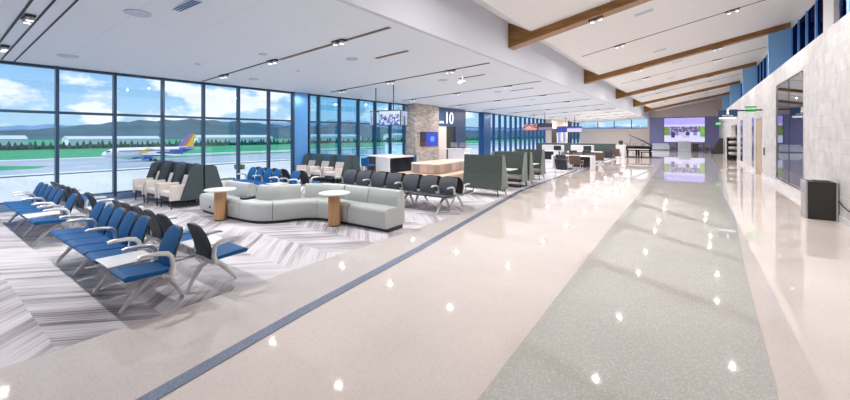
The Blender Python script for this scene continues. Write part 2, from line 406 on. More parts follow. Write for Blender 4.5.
# ceiling discs and vents
d0 = None
for i, (x, y, r, lab) in enumerate([(-8.01, 2.44, .2, 'large round ceiling speaker at the upper left'), (-12.35, 2.36, .2, 'round ceiling speaker near the window, upper left'), (-9.08, 5.46, .11, 'dark round detector disc beside the second light row'), (-7.91, 7.47, .17, 'round ceiling speaker behind the bronze slot'), (-12.25, 7.04, .16, 'round ceiling speaker near the pier'), (-10.22, 7.34, .06, 'tiny sprinkler disc on the low ceiling'), (-7.98, 12.37, .2, 'grey round speaker past the third light row'), (-11.23, 4.81, .08, 'small disc on the ceiling near the windows'), (-7.9, 17.3, .2, 'round speaker past the fourth light row'), (-7.9, 22.2, .2, 'round speaker past the fifth light row')]):
    o = MB().lathe(0, 0, [(0, 0), (r, 0), (r, -.012), (r*.85, -.02), (0, -.02)], 28).build('ceiling_speaker' if r > .12 else 'smoke_detector', M['disc']); o.location = (x, y, zc(x)-.001); o.rotation_euler = (0, -math.atan(.056), 0)
    tag(o, lab, 'ceiling speaker' if r > .12 else 'detector')
for i, (x, y) in enumerate([(-1.26, 13.54), (-1.23, 20.0), (-.7, 24.2), (-1.2, 30)]):
    o = MB().box(-.25, .25, -.12, .12, -.02, 0, .004).build('ceiling_vent', M['disc']); o.location = (x, y, zr(x)-.001); o.rotation_euler = (0, -math.atan(.205), 0)
    tag(o, 'small grey vent plate on the vaulted ceiling, %s from the camera' % ORD[i], 'vent')
t = thing('air_diffuser', 'slotted linear air diffuser at the top left of the ceiling', 'vent', (-7.05, 2.83, zc(-7.05)), 0)
MB().box(-.42, .42, -.09, .09, -.014, 0).build('frame', M['disc'], t)
for k in range(3): MB().box(-.4, .4, -.065+.05*k, -.035+.05*k, -.022, -.013).build('slot', M['framefin'], t)
# pendant dome
t = thing('pendant_antenna', 'white dome hanging on a thin rod from the low ceiling', 'pendant', (-6.47, 11.29, zc(-6.47)))
MB().tube([(0, 0, 0), (0, 0, -.38)], .018).build('rod', M['lam'], t)
MB().lathe(0, 0, [(0, -.36), (.09, -.38), (.17, -.43), (.17, -.46), (.10, -.5), (0, -.51)], 24).build('dome', M['lam'], t, smooth=True)
# ------------------------------------------------------------------ left window wall
def mullion(y, z0=0.0, z1=None, wd=.07, dp=.17, m='frame', p=None):
    return MB().box(XL-.05, XL+dp-.05, y-wd/2, y+wd/2, z0, z1 or zc(XL)+.01, .006).build('mullion', M[m], p)
def curtain(n, y0, y1, ys, m='frame', g='glass', dp=.17, lab=''):
    w_ = MB().box(XL-.05, XL+.09, y0, y1, ZT-.035, ZT+.035).box(XL-.05, XL+.09, y0, y1, .17, .23).box(XL-.05, XL+.09, y0, y1, zc(XL)-.07, zc(XL)+.01).build('window_%d' % n, M[m]); struct(w_, lab)
    for y in ys: mullion(y, 0.1, None, .07, dp, m, w_)
    for a, b in zip([y0]+list(ys), list(ys)+[y1]):
        if b-a < .12: continue
        MB().box(XL+.0, XL+.012, a, b, .2, zc(XL)-.04).build('pane', M[g], w_)
Y1 = [2.43+1.232*k for k in range(-6, 6)]
curtain(1, YB, 9.75, [y for y in Y1 if y > YB]+[9.7], lab='tall airfield windows beside the front seating')
struct(MB().box(XL-.1, XL+.12, 9.75, 10.42, 0, zc(XL)+.02, .01).build('wall_pier', M['pier']), 'blue metal panel pier between window runs')
curtain(2, 10.42, 17.5, [10.5]+[11.05+1.24*k for k in range(6)], g='glass2', dp=.2, lab='tinted window run past the blue pier')
struct(MB().box(XL-.05, XL+.1, YB, 17.5, -.02, .2, .01).build('baseboard_left', M['curb']))
# brick pier
o = struct(MB().box(XL, -13.2, 17.5, 19.97, 0, zc(-13.2)+.02).build('wall_brick_pier', M['brick']), 'ledger stone pier with a wall monitor')
t = thing('wall_monitor', 'wall monitor with blue flight screen on the stone pier', 'monitor', (-13.13, 18.85, 1.24), PI/2)
MB().box(-.92, .92, 0, .05, 0, .88, .01).build('casing', M['monb'], t)
def scr_a(u, v):
    if u < .3: return (.01, .02, .15) if v > .3 or int(u*30) % 2 else (.45, .04, .12)
    d = math.hypot((u-.66)*1.6, v-.5)
    return (.35, .6, .95) if d < .2 else (.05, .22, .75)
s_ = pixels('screen', 28, 16, scr_a, 1.76, .82, t); s_.location = (0, -.004, .03)
# gate wall
GX = -13.55
g_ = struct(MB().box(XL, GX, 19.97, 24.05, 2.5, zc(GX)+.02).box(XL, GX, 22.62, 24.05, 0, 2.5).box(XL-1.2, XL-1.1, 20, 22.7, 0, 2.6).box(XL-1.2, XL, 19.9, 20, 0, 2.6).build('wall_gate', M['navy']), 'navy gate wall around the boarding door')
struct(MB().box(XL-1.0, GX-.02, 20.0, 21.45, 0, 2.5).build('wall_gate_return', M['beigew']))
struct(MB().box(XL-1.0, GX-.05, 21.5, 22.6, 0, 2.48).build('door_1', M['black']), 'dark boarding door of the gate')
t = thing('gate_sign', 'white numeral ten gate sign on the navy panel', 'sign', (GX+.02, 21.45, 3.04), PI/2)
text('10', 1.16, 'numeral', M['whitee'], t, (0.28, 0, 0), (PI/2, 0, 0), .02)
text('GATE', .22, 'lettering', M['whitee'], t, (-.66, 0, -.28), (PI/2, 0, 0), .01)
# deep-fin glass run
curtain(3, 24.05, 43.6, [24.1, 26.9]+[28.2+1.22*k for k in range(13)], m='framefin', g='glass', dp=.24, lab='window run with deep blue fins past the gate')
struct(MB().box(XL-.05, XL+.4, 26.95, 28.15, .2, zc(XL)).build('wall_panel', M['framefin']), 'solid blue panel in the window run')
struct(MB().box(XL-.05, XL+.1, 24.05, 43.6, -.02, .2).build('trim_90', M['curb']))
struct(MB().box(XL-.1, -13.3, 43.6, 50.8, 0, zc(-13.3)+.01).build('wall_left', M['beigew']))
struct(MB().box(XL, -13.27, 43.65, 45.6, 0, 2.7).build('door_2', M['black']), 'dark doorway far down the left wall')
for i, (a, b) in enumerate(((46.1, 47.3), (48.2, 49.6))):
    t = thing('poster_panel', 'pale blue lit poster on the far beige wall, %s one' % ['nearer', 'farther'][i], 'poster', (-13.28, (a+b)/2, 1.0), PI/2)
    MB().box(-.6, .6, 0, .03, 0, 1.5, .004).build('frame', M['alu'], t)
    s_ = pixels('print', 6, 9, lambda u, v: (.3+.3*random.random(), .45+.2*random.random(), .8), 1.1, 1.4, t); s_.location = (0, -.004, .05)
curtain(4, 50.8, YE, [52.2, 54.0, 56, 58], m='frame', g='glass', dp=.3, lab='farthest window run on the left wall')
struct(MB().box(XL, -13.2, 50.5, 51.2, 0, zc(-13.2)).build('wall_column', M['black']), 'dark column before the last windows')
# ------------------------------------------------------------------ right wall
WB = MB()
openings = [(15.41, 19.83, .27, 3.78), (23.6, 25.5, 0, 2.72), (26.4, 27.2, .2, 2.85), (31.9, 33.3, .2, 2.9), (35.9, 41.3, 0, 2.72)]
yy = YB
for (a, b, z0, z1) in openings:
    WB.box(XW, XW+.3, yy, a, 0, ZW); 
    if z0 > 0: WB.box(XW, XW+.3, a, b, 0, z0)
    WB.box(XW, XW+.3, a, b, z1, ZW); yy = b
WB.box(XW, XW+.3, yy, YE, 0, ZW)
struct(WB.build('wall_right', M['tile']))
struct(MB().box(XW+.3, XR+.3, YB, YE, ZW-.3, ZW-.02).build('wall_ledge', M['paint']))
struct(MB().box(XW-.015, XW, YB, 23.6, 0, .14).box(XW-.015, XW, 25.5, 35.9, 0, .14).build('baseboard_right', M['lam']))
# recesses behind the openings
struct(MB().box(XW+.3, XW+2.5, 35.5, 35.7, 0, 3).box(XW+.3, XW+2.5, 41.4, 41.6, 0, 3).box(XW+2.4, XW+2.5, 35.5, 41.6, 0, 3).box(XW+.3, XW+2.5, 35.5, 41.6, 2.8, 3).build('wall_alcove', M['navy']))
o = MB().box(XW+.005, XW+.1, 23.62, 25.48, .01, 2.7, .004).build('door_3', M['doorw']); struct(o, 'birch door in the right stone wall')
MB().tube([(XW+.02, 23.85, 1.05), (XW-.03, 23.85, 1.05), (XW-.03, 23.98, 1.05)], .014).build('door_handle', M['steel'], o)
MB().box(XW-.01, XW+.06, 23.55, 23.62, 0, 2.76).box(XW-.01, XW+.06, 25.48, 25.55, 0, 2.76).box(XW-.01, XW+.06, 23.55, 25.55, 2.70, 2.76).build('door_frame', M['steel'], o)
o = struct(MB().box(XW-.008, XW+.12, 26.4, 27.2, .2, 2.85).build('window_5', M['sidelight']), 'narrow blue glass strip beside the door')
o = struct(MB().box(XW-.008, XW+.12, 31.9, 33.3, .2, 2.9).build('window_6', M['sidelight']), 'farther narrow blue glass strip')
o = struct(MB().box(XW+.0, XW+.05, 15.36, 15.42, .24, 3.82).box(XW, XW+.05, 19.82, 19.88, .24, 3.82).box(XW, XW+.05, 15.42, 19.82, .24, .28).box(XW, XW+.05, 15.42, 19.82, 3.77, 3.82).build('window_7', M['steel']), 'large reflective shop window in the right wall')
MB().box(XW+.03, XW+.05, 15.42, 17.6, .27, 3.78).build('pane', M['mirror'], o); MB().box(XW+.03, XW+.05, 17.62, 19.83, .27, 3.78).build('pane', M['mirror'], o)
MB().box(XW+.02, XW+.07, 17.595, 17.625, .27, 3.78).build('mullion', M['frame'], o)
struct(MB().box(XW+.9, XW+1.0, 15.3, 20, .2, 4).build('wall_shop_back', M['monb']))
# clerestory
cl = struct(MB().box(XR, XR+.1, YB, YE, 6.42, zr(XR)+.05).box(XR, XR+.1, YB, YE, ZW-.1, ZW+.02).build('window_8', M['lam']), 'clerestory glazing above the right wall')
yv = 4.9
while yv < 58:
    MB().box(XR-.035, XR+.1, yv-.05, yv+.05, ZW-.02, 6.43).build('mullion', M['clerb'], cl); yv += 1.3
MB().box(XR+.02, XR+.035, YB, YE, ZW, 6.45).build('pane', M['glassd'], cl)
struct(MB().box(XR-.3, XR-.2, 14.6, 15.6, ZW-.1, zr(XR-.25)+.02).build('wall_clerestory_post', M['lam']))
# ------------------------------------------------------------------ end and back walls
fw = MB().box(XL-.1, XF, YE, YE+.2, 0, 2.86).box(XF, XW+.4, YE, YE+.2, 4.35, 7.2).box(-5.15, XF, YE, YE+.2, 2.8, 7.2).box(XL-.1, XF, YE, YE+.2, 4.4, 5)
struct(fw.build('wall_far', M['beigew'])); 
struct(MB().box(XF, XR+.4, YE, YE+.2, 0, 4.35).build('wall_far_glow_tint', M['purple']))  # tinted as if lit by the LED screen
w4 = struct(MB().box(XL, -5.15, YE+.02, YE+.14, 2.84, 2.92).box(XL, -5.15, YE+.02, YE+.14, 4.2, 4.4).build('window_9', M['frame']), 'high strip window in the far wall')
for x in (-11.5, -9.3, -7.1): MB().box(x-.05, x+.05, YE, YE+.14, 2.86, 4.3).build('mullion', M['frame'], w4)
MB().box(XL, -5.15, YE+.06, YE+.075, 2.88, 4.3).build('pane', M['glass'], w4)
struct(MB().box(XL-.3, 4.2, YB-.2, YB, 0, 7.5).build('wall_back', M['paint']))
struct(MB().box(XR+.3, XR+.5, YB, YE, -.3, ZW-.02).build('wall_right_outer', M['paint']))
# video wall
t = thing('video_wall', 'large glowing video wall with a purple sky picture on the far wall', 'screen', (-1.0, 59.96, 1.02))
random.seed(3)
def vw(u, v):
    r = random.random()
    if v > .72: return (.60+.10*r, .57+.08*r, .90)
    if v > .62: return (.76, .74, .93)
    if u < .13 and .25 < v < .58: return (.32+.15*r, .46+.12*r, .24)
    if u > .88 and .22 < v < .66: return (.36+.15*r, .58+.1*r, .30)
    bx = int(u*11); by = int(v*7); random.seed(bx*13+by*7); q = random.random(); random.seed(r)
    if v > .42: return [(.48, .38, .50), (.36, .32, .48), (.60, .52, .66), (.30, .30, .46)][int(q*4)] if r > .15 else (.7, .66, .8)
    if v > .2: return [(.70, .68, .82), (.80, .78, .90), (.14, .17, .36), (.42, .46, .78), (.78, .76, .88)][int(q*5)]
    return (.80, .78, .93)
WV, HV = 4.4, 3.2
MB().box(-WV/2-.05, WV/2+.05, -.0, .03, -.05, HV+.05).build('casing', M['monb'], t)
s_ = pixels('screen', 44, 22, vw, WV, HV, t); s_.location = (0, -.01, 0)
# ------------------------------------------------------------------ beam seating
def bench(kind, label, loc, offs, table_at, group, up, shell):
    """back-to-back tandem seating; both sides face away from local y=0"""
    t = thing('tandem_bench', label, 'bench', loc, 0, group)
    x0, x1 = min(offs+[table_at or 0])-.2, max(offs)+.2
    cw = .215 if kind == 'blue' else .27
    MB().box(x0, x1, -.30, -.22, .33, .39, .01).build('beam', M['alu'], t)
    MB().box(x0, x1, .22, .30, .33, .39, .01).build('beam', M['alu'], t)
    proto = {}
    for s in (1, -1):                       # s=1 faces -y
        for i, ox in enumerate(offs):
            if s not in proto:
                sb = MB(); prof = [(-.64, .395), (-.66, .43), (-.62, .452), (-.45, .440), (-.26, .425), (-.2, .43), (-.2, .40), (-.3, .385)]
                if s < 0: prof = [(-a, b) for a, b in prof]
                so = sb.prism(prof, 'x', -cw, cw, .008).build('seat', M[up], t)
                bp = [(-.235, .44), (-.205, .60), (-.145, .74), (-.10, .82), (-.075, .825), (-.105, .72), (-.16, .58), (-.195, .44)]
                outline = []
                bk = MB(); tt = bmesh.new()
                # rounded-top back: loft rows
                WX = 1.0 if kind == 'blue' else 1.3
                rows = [(.43, -.225, .155), (.50, -.215, .185), (.60, -.195, .2), (.72, -.15, .19), (.79, -.115, .165), (.825, -.098, .12), (.835, -.092, .06)]
                vf, vb = [], []; fronts = set()
                for (z, y, hw) in rows:
                    if kind == 'black': hw = {.155: .165, .185: .185, .2: .2, .19: .2, .165: .19, .12: .165, .06: .12}[hw]
                    vf.append([tt.verts.new((WX*hw*q, s*(y-.012*(1-q*q) + .02*abs(q)*0), z)) for q in (-1, -.5, 0, .5, 1)])
                    vb.append([tt.verts.new((WX*hw*q, s*(y+.03), z-.004)) for q in (-1, -.5, 0, .5, 1)])
                for a in range(len(rows)-1):
                    for b in range(4):
                        f = tt.faces.new((vf[a][b], vf[a][b+1], vf[a+1][b+1], vf[a+1][b])); fronts.add(f)
                        f = tt.faces.new((vb[a][b+1], vb[a][b], vb[a+1][b], vb[a+1][b+1]))
                    tt.faces.new((vb[a][0], vf[a][0], vf[a+1][0], vb[a+1][0])); tt.faces.new((vf[a][4], vb[a][4], vb[a+1][4], vf[a+1][4]))
                for b in range(4):
                    tt.faces.new((vf[-1][b], vf[-1][b+1], vb[-1][b+1], vb[-1][b])); tt.faces.new((vf[0][b+1], vf[0][b], vb[0][b], vb[0][b+1]))
                bmesh.ops.recalc_face_normals(tt, faces=tt.faces[:])
                me = bpy.data.meshes.new('backrest')
                for f in tt.faces:
                    f.smooth = True
                    f.material_index = 0 if f in fronts else 1
                tt.to_mesh(me); tt.free(); me.materials.append(M[up]); me.materials.append(M[shell])
                me.set_sharp_from_angle(angle=math.radians(50))
                bo = bpy.data.objects.new('backrest', me); COL.objects.link(bo); bo.parent = so
                sk = MB().box(-.05, .05, s*-.30 if s > 0 else .20, s*-.20 if s > 0 else .30, .36, .41).build('bracket', M['alu'], so)
                so.location = (ox, 0, 0); proto[s] = so
            else:
                so = dup(proto[s], (ox, 0, 0), parent=t)
        # armrests between seats (every other gap) and at the ends
    def arm(x, s):
        pts = [(x, s*-.24, .36), (x, s*-.215, .46), (x, s*-.23, .56), (x, s*-.27, .605), (x, s*-.36, .625), (x, s*-.50, .625), (x, s*-.54, .615)]
        MB().tube(pts, [.032, .028, .026, .028, .025, .022, .018], 8, 1.0).build('armrest', M['alu'], t, smooth=True)
    so_ = sorted(offs)
    xs = [max(offs)+.235, min(offs)-.235]
    for i in range(len(so_)-1, 0, -2):
        g = so_[i]-so_[i-1]
        xs.append(so_[i]-.235)
    if table_at is not None: xs.append(table_at-.26)
    for s in (1, -1):
        for x in xs: arm(x, s)
        # legs
        span = max(offs)-min(offs)
        n = 4
        for i in range(n):
            lx = max(offs)-.02 - span*i/(n-1)*.97
            pts = [(lx, s*-.62, .015), (lx, s*-.56, .09), (lx, s*-.46, .21), (lx, s*-.36, .30), (lx, s*-.27, .335), (lx, s*-.18, .29), (lx, s*-.08, .13), (lx, s*-.03, .015)]
            MB().tube(pts, [.02, .026, .03, .034, .038, .032, .026, .02], 8).build('leg', M['alu'], t, smooth=True)
        if table_at is not None:
            MB().box(table_at-.235, table_at+.235, min(s*-.66, s*-.2), max(s*-.66, s*-.2), .445, .465, .01).build('table_top', M['lam'], t)
            MB().box(table_at-.04, table_at+.04, min(s*-.36, s*-.2), max(s*-.36, s*-.2), .36, .445).build('table_bracket', M['alu'], t)
    MB().tube([(max(offs)-.3, -.25, .35), (max(offs)-.3, .25, .35)], .018).build('cross_tie', M['alu'], t)
    MB().tube([(min(offs)+.3, -.25, .35), (min(offs)+.3, .25, .35)], .018).build('cross_tie', M['alu'], t)
    return t
offsA = [-2.81, -2.35, -1.89, -1.42, -.95, 0]
bench('blue', 'nearest blue back-to-back airport bench, its end table at the front', (-4.9, 1.96, .006), offsA, -.48, 'blue airport benches', 'blueup', 'bluebk')
bench('blue', 'blue airport bench farther left, next to the window wall', (-9.15, 1.93, .006), offsA, -.48, 'blue airport benches', 'blueup', 'bluebk')
bench('blue', 'blue bench behind the curved grey sofa near the blue pier', (-9.6, 6.95, .006), [-2.35, -1.88, -1.41, -.94, 0], -.47, 'blue airport benches', 'blueup', 'bluebk')
bench('black', 'black seven-seat airport bench behind the straight end of the sofa', (-5.02, 8.15, .006), [-3.54+.59*k for k in range(7)], None, None, 'blackup', 'monb')
# ------------------------------------------------------------------ curved sofa
F = [(-9.94, 4.36), (-9.48, 4.33), (-9.07, 4.33), (-8.59, 4.34), (-8.1, 4.36), (-7.72, 4.40), (-7.42, 4.54), (-7.22, 4.80), (-7.08, 5.12), (-6.85, 5.37), (-6.5, 5.47), (-6.0, 5.49), (-5.45, 5.5), (-4.83, 5.51)]
def catmull(P, n=6):
    out = []
    for i in range(len(P)-1):
        p0, p1, p2, p3 = [Vector(P[max(0, min(len(P)-1, j))]) for j in (i-1, i, i+1, i+2)]
        for k in range(n):
            t = k/n
            out.append(.5*((2*p1)+(-p0+p2)*t+(2*p0-5*p1+4*p2-p3)*t*t+(-p0+3*p1-3*p2+p3)*t**3))
    out.append(Vector(P[-1])); return out
FP = catmull(F, 8)
def sweep(pts, prof, name, m, parent, r=0):
    """prof: closed polygon of (offset to the rear, z)"""
    b = bmesh.new(); rings = []
    for i, p in enumerate(pts):
        d = (pts[min(i+1, len(pts)-1)]-pts[max(i-1, 0)]).normalized(); nrm = Vector((-d.y, d.x))
        rings.append([b.verts.new((p.x+nrm.x*o, p.y+nrm.y*o, z)) for o, z in prof])
    n = len(prof)
    for a, c in zip(rings, rings[1:]):
        for k in range(n):
            f = b.faces.new((a[k], a[(k+1) % n], c[(k+1) % n], c[k])); f.smooth = True
    b.faces.new(rings[0]); b.faces.new(rings[-1][::-1])
    bmesh.ops.recalc_face_normals(b, faces=b.faces[:])
    me = bpy.data.meshes.new(name); b.to_mesh(me); b.free(); me.materials.append(m); me.set_sharp_from_angle(angle=math.radians(50))
    o = bpy.data.objects.new(name, me); COL.objects.link(o); o.parent = parent; return o
sofa = thing('modular_sofa', 'long serpentine light grey modular sofa with low backs', 'sofa', (-7.2, 5.16, .006))
def loc_(P): return [Vector((p.x+7.2, p.y-5.2)) for p in P]
def sub(x0, x1, pts, gap=.006):
    q = [p for p in pts if x0 <= p.x <= x1]; return q
def cut(i0, i1): return loc_(FP[i0:i1+1])
N_ = len(FP)-1
seat_prof = [(.0, .07), (-.02, .12), (-.025, .38), (-.005, .43), (.04, .455), (.50, .455), (.54, .43), (.54, .07)]
back_prof = [(.34, .44), (.36, .60), (.40, .74), (.43, .765), (.53, .765), (.56, .74), (.585, .58), (.58, .10), (.545, .10), (.545, .44)]
plinth_prof = [(.05, 0), (.05, .075), (.5, .075), (.5, 0)]
sweep(loc_(FP), plinth_prof, 'plinth', M['sofap'], sofa)
def shorten(P, e=.006):
    P = list(P); P[0] = P[0]+(P[1]-P[0]).normalized()*e; P[-1] = P[-1]+(P[-2]-P[-1]).normalized()*e; return P
for a, b in ((0, 17), (17, 32), (32, 52), (52, 74), (74, 90), (90, N_)):
    sweep(shorten(cut(a, b)), seat_prof, 'seat_module', M['sofa'], sofa)
for a, b in ((9, 27), (33, 50), (50, 66), (67, 82), (82, 93), (93, N_)):
    sweep(shorten(cut(a, b), .009), back_prof, 'backrest', M['sofa'], sofa)
for (x, y) in ((-6.38, 5.455), (-9.3, 4.30)):
    o = MB().lathe(0, 0, [(0, 0), (.03, 0), (.03, .012), (0, .012)], 16, Matrix.Rotation(PI/2, 4, 'X')).build('power_outlet', M['monb'], sofa); o.location = (x+7.2, y-5.2-.008, .2)
q_ = loc_(FP)[30]
MB().box(q_.x-.09, q_.x+.09, q_.y+.12, q_.y+.5, .46, .50, .01).build('divider_tray', M['sofap'], sofa)
# small pull-up tablet tables with oak columns
tb = thing('side_table', 'round white table on an oak column, right of the sofa curve', 'table', (-6.14, 5.30, .006), 0, 'round oak column tables')
MB().lathe(0, 0, [(0, .66), (.31, .66), (.325, .672), (.325, .685), (.315, .695), (0, .695)], 40).build('table_top', M['lam'], tb)
MB().lathe(0, 0, [(0, .02), (.125, .02), (.125, .66), (0, .66)], 28).build('column', M['oak'], tb, smooth=True)
MB().lathe(0, 0, [(0, 0), (.12, 0), (.12, .02), (0, .02)], 28).build('foot', M['sofap'], tb)
dup(tb, (-8.62, 4.16, .006), 0, 'round white table on an oak column, at the left end of the sofa')
# ------------------------------------------------------------------ privacy pods
def pod(label, loc, rz, group, lining='podi', w=.86):
    t = thing('privacy_chair', label, 'armchair', loc, rz, group)
    h = w/2
    MB().box(-h+.12, h-.12, -.36, .22, .30, .44, .035).build('seat_cushion', M['podc'], t)
    MB().prism([(.10, .42), (.20, .42), (.30, .80), (.22, .82)], 'x', -h+.13, h-.13, .02).build('back_cushion', M['podc'], t)
    for s in (-1, 1):
        MB().box(min(s*(h-.12), s*(h-.04)), max(s*(h-.12), s*(h-.04)), -.38, .12, .22, .62, .02).build('armrest', M['podc'], t)
        # side wing, raked trapezoid
        MB().prism([(-.16, .20), (.40, .20), (.40, 1.08), (.22, 1.10), (.10, 1.04)], 'x', min(s*(h-.035), s*h), max(s*(h-.035), s*h), .006).build('wing', M['podo'], t)
    MB().prism([(.30, .2), (.40, .2), (.40, 1.1), (.34, 1.1)], 'x', -h+.035, h-.035).build('back_panel', M[lining], t)
    MB().box(-h+.1, h-.1, -.34, .36, .22, .30).build('frame', M['sofap'], t)
    for sx in (-1, 1):
        for y in (-.32, .34):
            MB().tube([(sx*(h-.14), y, .24), (sx*(h-.1), y, 0)], .016).build('leg', M['sofap'], t)
    return t
words = ['nearest the sofa', 'middle of the three', 'closest to the glass']
pp = None
for rowi, (x0, y0, rz, grp, side) in enumerate([(-11.12, 4.32, 0, 'pods', 'facing the front by the left windows'), (-11.12, 5.16, PI, 'pods', 'facing away, backing the window-side row'), (-11.56, 10.1, 0, 'podsB', 'of the far set facing the front past the blue pier'), (-11.56, 10.94, PI, 'podsB', 'of the far set facing away past the blue pier')]):
    for k in range(3):
        pit = .92 if rowi < 2 else .87
        lab = 'high-sided privacy armchair %s, %s' % (side, words[k] if rowi < 2 else ['right-hand one', 'middle one', 'left-hand one'][k])
        if rowi in (0, 2) and k == 0: pp = pod(lab, (x0-pit*k, y0, .006), rz, 'privacy armchairs', 'podo' if rowi == 0 else 'podi')
        else: dup(pp, (x0-pit*k, y0, .006), rz, lab)
# ------------------------------------------------------------------ high-back booths
def booth(label, loc, rz):
    t = thing('booth_bench', label, 'bench', loc, rz, 'high-backed booth benches')
    w = .66
    MB().prism([(-.10, .22), (-.05, .30), (.0, .70), (.02, 1.28), (-.03, 1.28), (-.07, .70), (-.16, .22)], 'x', -w, w, .006).build('back_panel', M['boothf'], t)
    for s in (-1, 1):
        MB().prism([(-.14, .22), (.46, .22), (.44, .45), (.22, 1.20), (.16, 1.28), (-.03, 1.28), (-.07, .7)], 'x', min(s*(w-.04), s*w), max(s*(w-.04), s*w), .008).build('side_panel', M['booths'], t)
    MB().box(-w+.05, w-.05, -.04, .50, .32, .45, .035).build('seat_cushion', M['taupe'], t)
    MB().box(-w+.07, w-.07, -.08, .44, .22, .32).build('frame', M['sofap'], t)
    for sx in (-1, 1):
        for y in (-.1, .4): MB().tube([(sx*(w-.12), y, .23), (sx*(w-.06), y+(-.06 if y < 0 else .05), 0)], .014).build('leg', M['sofap'], t)
    return t
b0 = booth('olive high-backed booth bench, nearest, its back to the camera', (-5.42, 10.72, .006), 0)
dup(b0, (-5.58, 13.25, .006), PI, 'olive booth bench facing the camera across the first booth table')
dup(b0, (-5.60, 13.62, .006), 0, 'olive booth bench back-to-back with the one facing the camera')
dup(b0, (-5.86, 16.1, .006), PI, 'olive booth bench facing the camera across the second booth table')
def booth_table(label, loc):
    t = thing('booth_table', label, 'table', loc, 0, 'white booth tables')
    MB().box(-.6, .6, -.35, .35, .72, .75, .008).build('table_top', M['lam'], t)
    MB().tube([(0, 0, .02), (0, 0, .72)], .03).build('pedestal', M['steel'], t)
    MB().lathe(0, 0, [(0, 0), (.25, 0), (.25, .015), (0, .03)], 24).build('foot', M['steel'], t); return t
bt = booth_table('white table in the nearest booth', (-5.50, 11.98, .006))
dup(bt, (-5.73, 14.88, .006), 0, 'white table in the second booth')
# ------------------------------------------------------------------ oak island bench
t = thing('island_bench', 'faceted two-tier oak island bench between black bench and gate', 'bench', (-8.2, 12.75, .006))
low = [(-1.2, -1.5), (-.6, -2.1), (.3, -2.1), (1.0, -1.5), (1.0, 1.6), (.4, 2.3), (-.8, 2.3), (-1.2, 1.6)]
up = [(-.85, -1.0), (-.5, -1.35), (.44, -1.35), (.6, -1.2), (.3, 1.5), (-.1, 1.9), (-.6, 1.9), (-.85, 1.3)]
MB().prism(low, 'z', .38, .45, .01).build('seat', M['benchw'], t)
MB().prism([(x*.93, y*.93) for x, y in low], 'z', 0, .38).build('base', M['benchw'], t)
MB().prism(up, 'z', .45, .50).build('oak_band', mat('golden_oak', (.45, .26, .12), .4), t)  # plain golden oak band below the plank cladding
plank = [(.50, .36, .30), (.40, .26, .20), (.30, .24, .25), (.55, .42, .34), (.44, .34, .31), (.36, .27, .24)]
pm = [mat('stained_oak_%d' % i, c, .45) for i, c in enumerate(plank)]
bd = MB()
k = 0
for i in range(len(up)):
    a, b = Vector(up[i]), Vector(up[(i+1) % len(up)]); L_ = (b-a).length; n = max(1, round(L_/.32)); d = (b-a)/n; nr = Vector((d.y, -d.x)).normalized()*.02
    for q in range(n):
        p, r = a+d*q, a+d*(q+1); bd.mi = k % 6; k += 1
        bd.prism([(p.x, p.y), (p.x+nr.x, p.y+nr.y), (r.x+nr.x, r.y+nr.y), (r.x, r.y)], 'z', .50, .79)
bd.build('cladding', pm, t)
MB().prism([(x*1.02, y*1.02) for x, y in up], 'z', .79, .83, .006).build('top', M['benchw'], t)
# ------------------------------------------------------------------ bar tables, stools
def bar_table(label, loc, near='lam'):
    t = thing('bar_table', label, 'table', loc, 0, 'white bar-height tables')
    MB().box(-.35, .35, -.8, .8, 1.0, 1.05, .008).build('table_top', M['lam'], t)
    MB().box(-.34, .34, -.8, -.74, 0, 1.0).build('end_panel', M[near], t)
    MB().box(-.34, .34, .74, .8, 0, 1.0).build('end_panel', M['sofap'], t); return t
bt = bar_table('white bar-height table behind the far armchair pods', (-10.9, 12.3, .006), 'sofap')
bar_table('white bar-height table with a white end panel, left of the oak island', (-9.85, 11.7, .006))
def stool(label, loc, rz=0):
    t = thing('bar_stool', label, 'stool', loc, rz, 'blue bar stools')
    MB().box(-.2, .2, -.2, .2, .70, .76, .02).build('seat', M['blueup'], t)
    MB().box(-.2, .2, .17, .21, .76, 1.02, .012).build('backrest', M['blueup'], t)
    for sx in (-1, 1):
        for sy in (-1, 1): MB().tube([(sx*.16, sy*.16, .70), (sx*.2, sy*.2, 0)], .012).build('leg', M['monb'], t)
    MB().tube([(-.19, -.19, .25), (.19, -.19, .25), (.19, .19, .25), (-.19, .19, .25), (-.19, -.19, .25)], .009).build('footrest', M['monb'], t)
    return t
st = stool('blue bar stool in front of the two bar tables', (-10.3, 10.6, .006), PI)
for (x, y, rz, lab) in [(-10.29, 13.25, -PI/2, 'blue bar stool between the two bar tables'), (-11.5, 12.6, PI/2, 'blue bar stool by the glass at the left bar table'), (-11.5, 13.3, PI/2, 'farther blue bar stool by the glass at the left bar table')]:
    dup(st, (x, y, .006), rz, lab)
# gate podium
t = thing('gate_podium', 'white gate agent counter in front of gate ten', 'counter', (-12.1, 20.6, .006), 0)
MB().box(-.6, .6, -.35, .35, 0, 1.0, .01).build('body', M['lam'], t); MB().box(-.7, .7, -.42, .42, 1.0, 1.06, .01).build('counter_top', M['lam'], t)
for x in (-.35, .3):
    MB().box(x-.25, x+.25, -.03, .02, 1.15, 1.45, .008).build('monitor', M['steel'], t); MB().tube([(x, 0, 1.06), (x, 0, 1.18)], .02).build('stand', M['monb'], t)
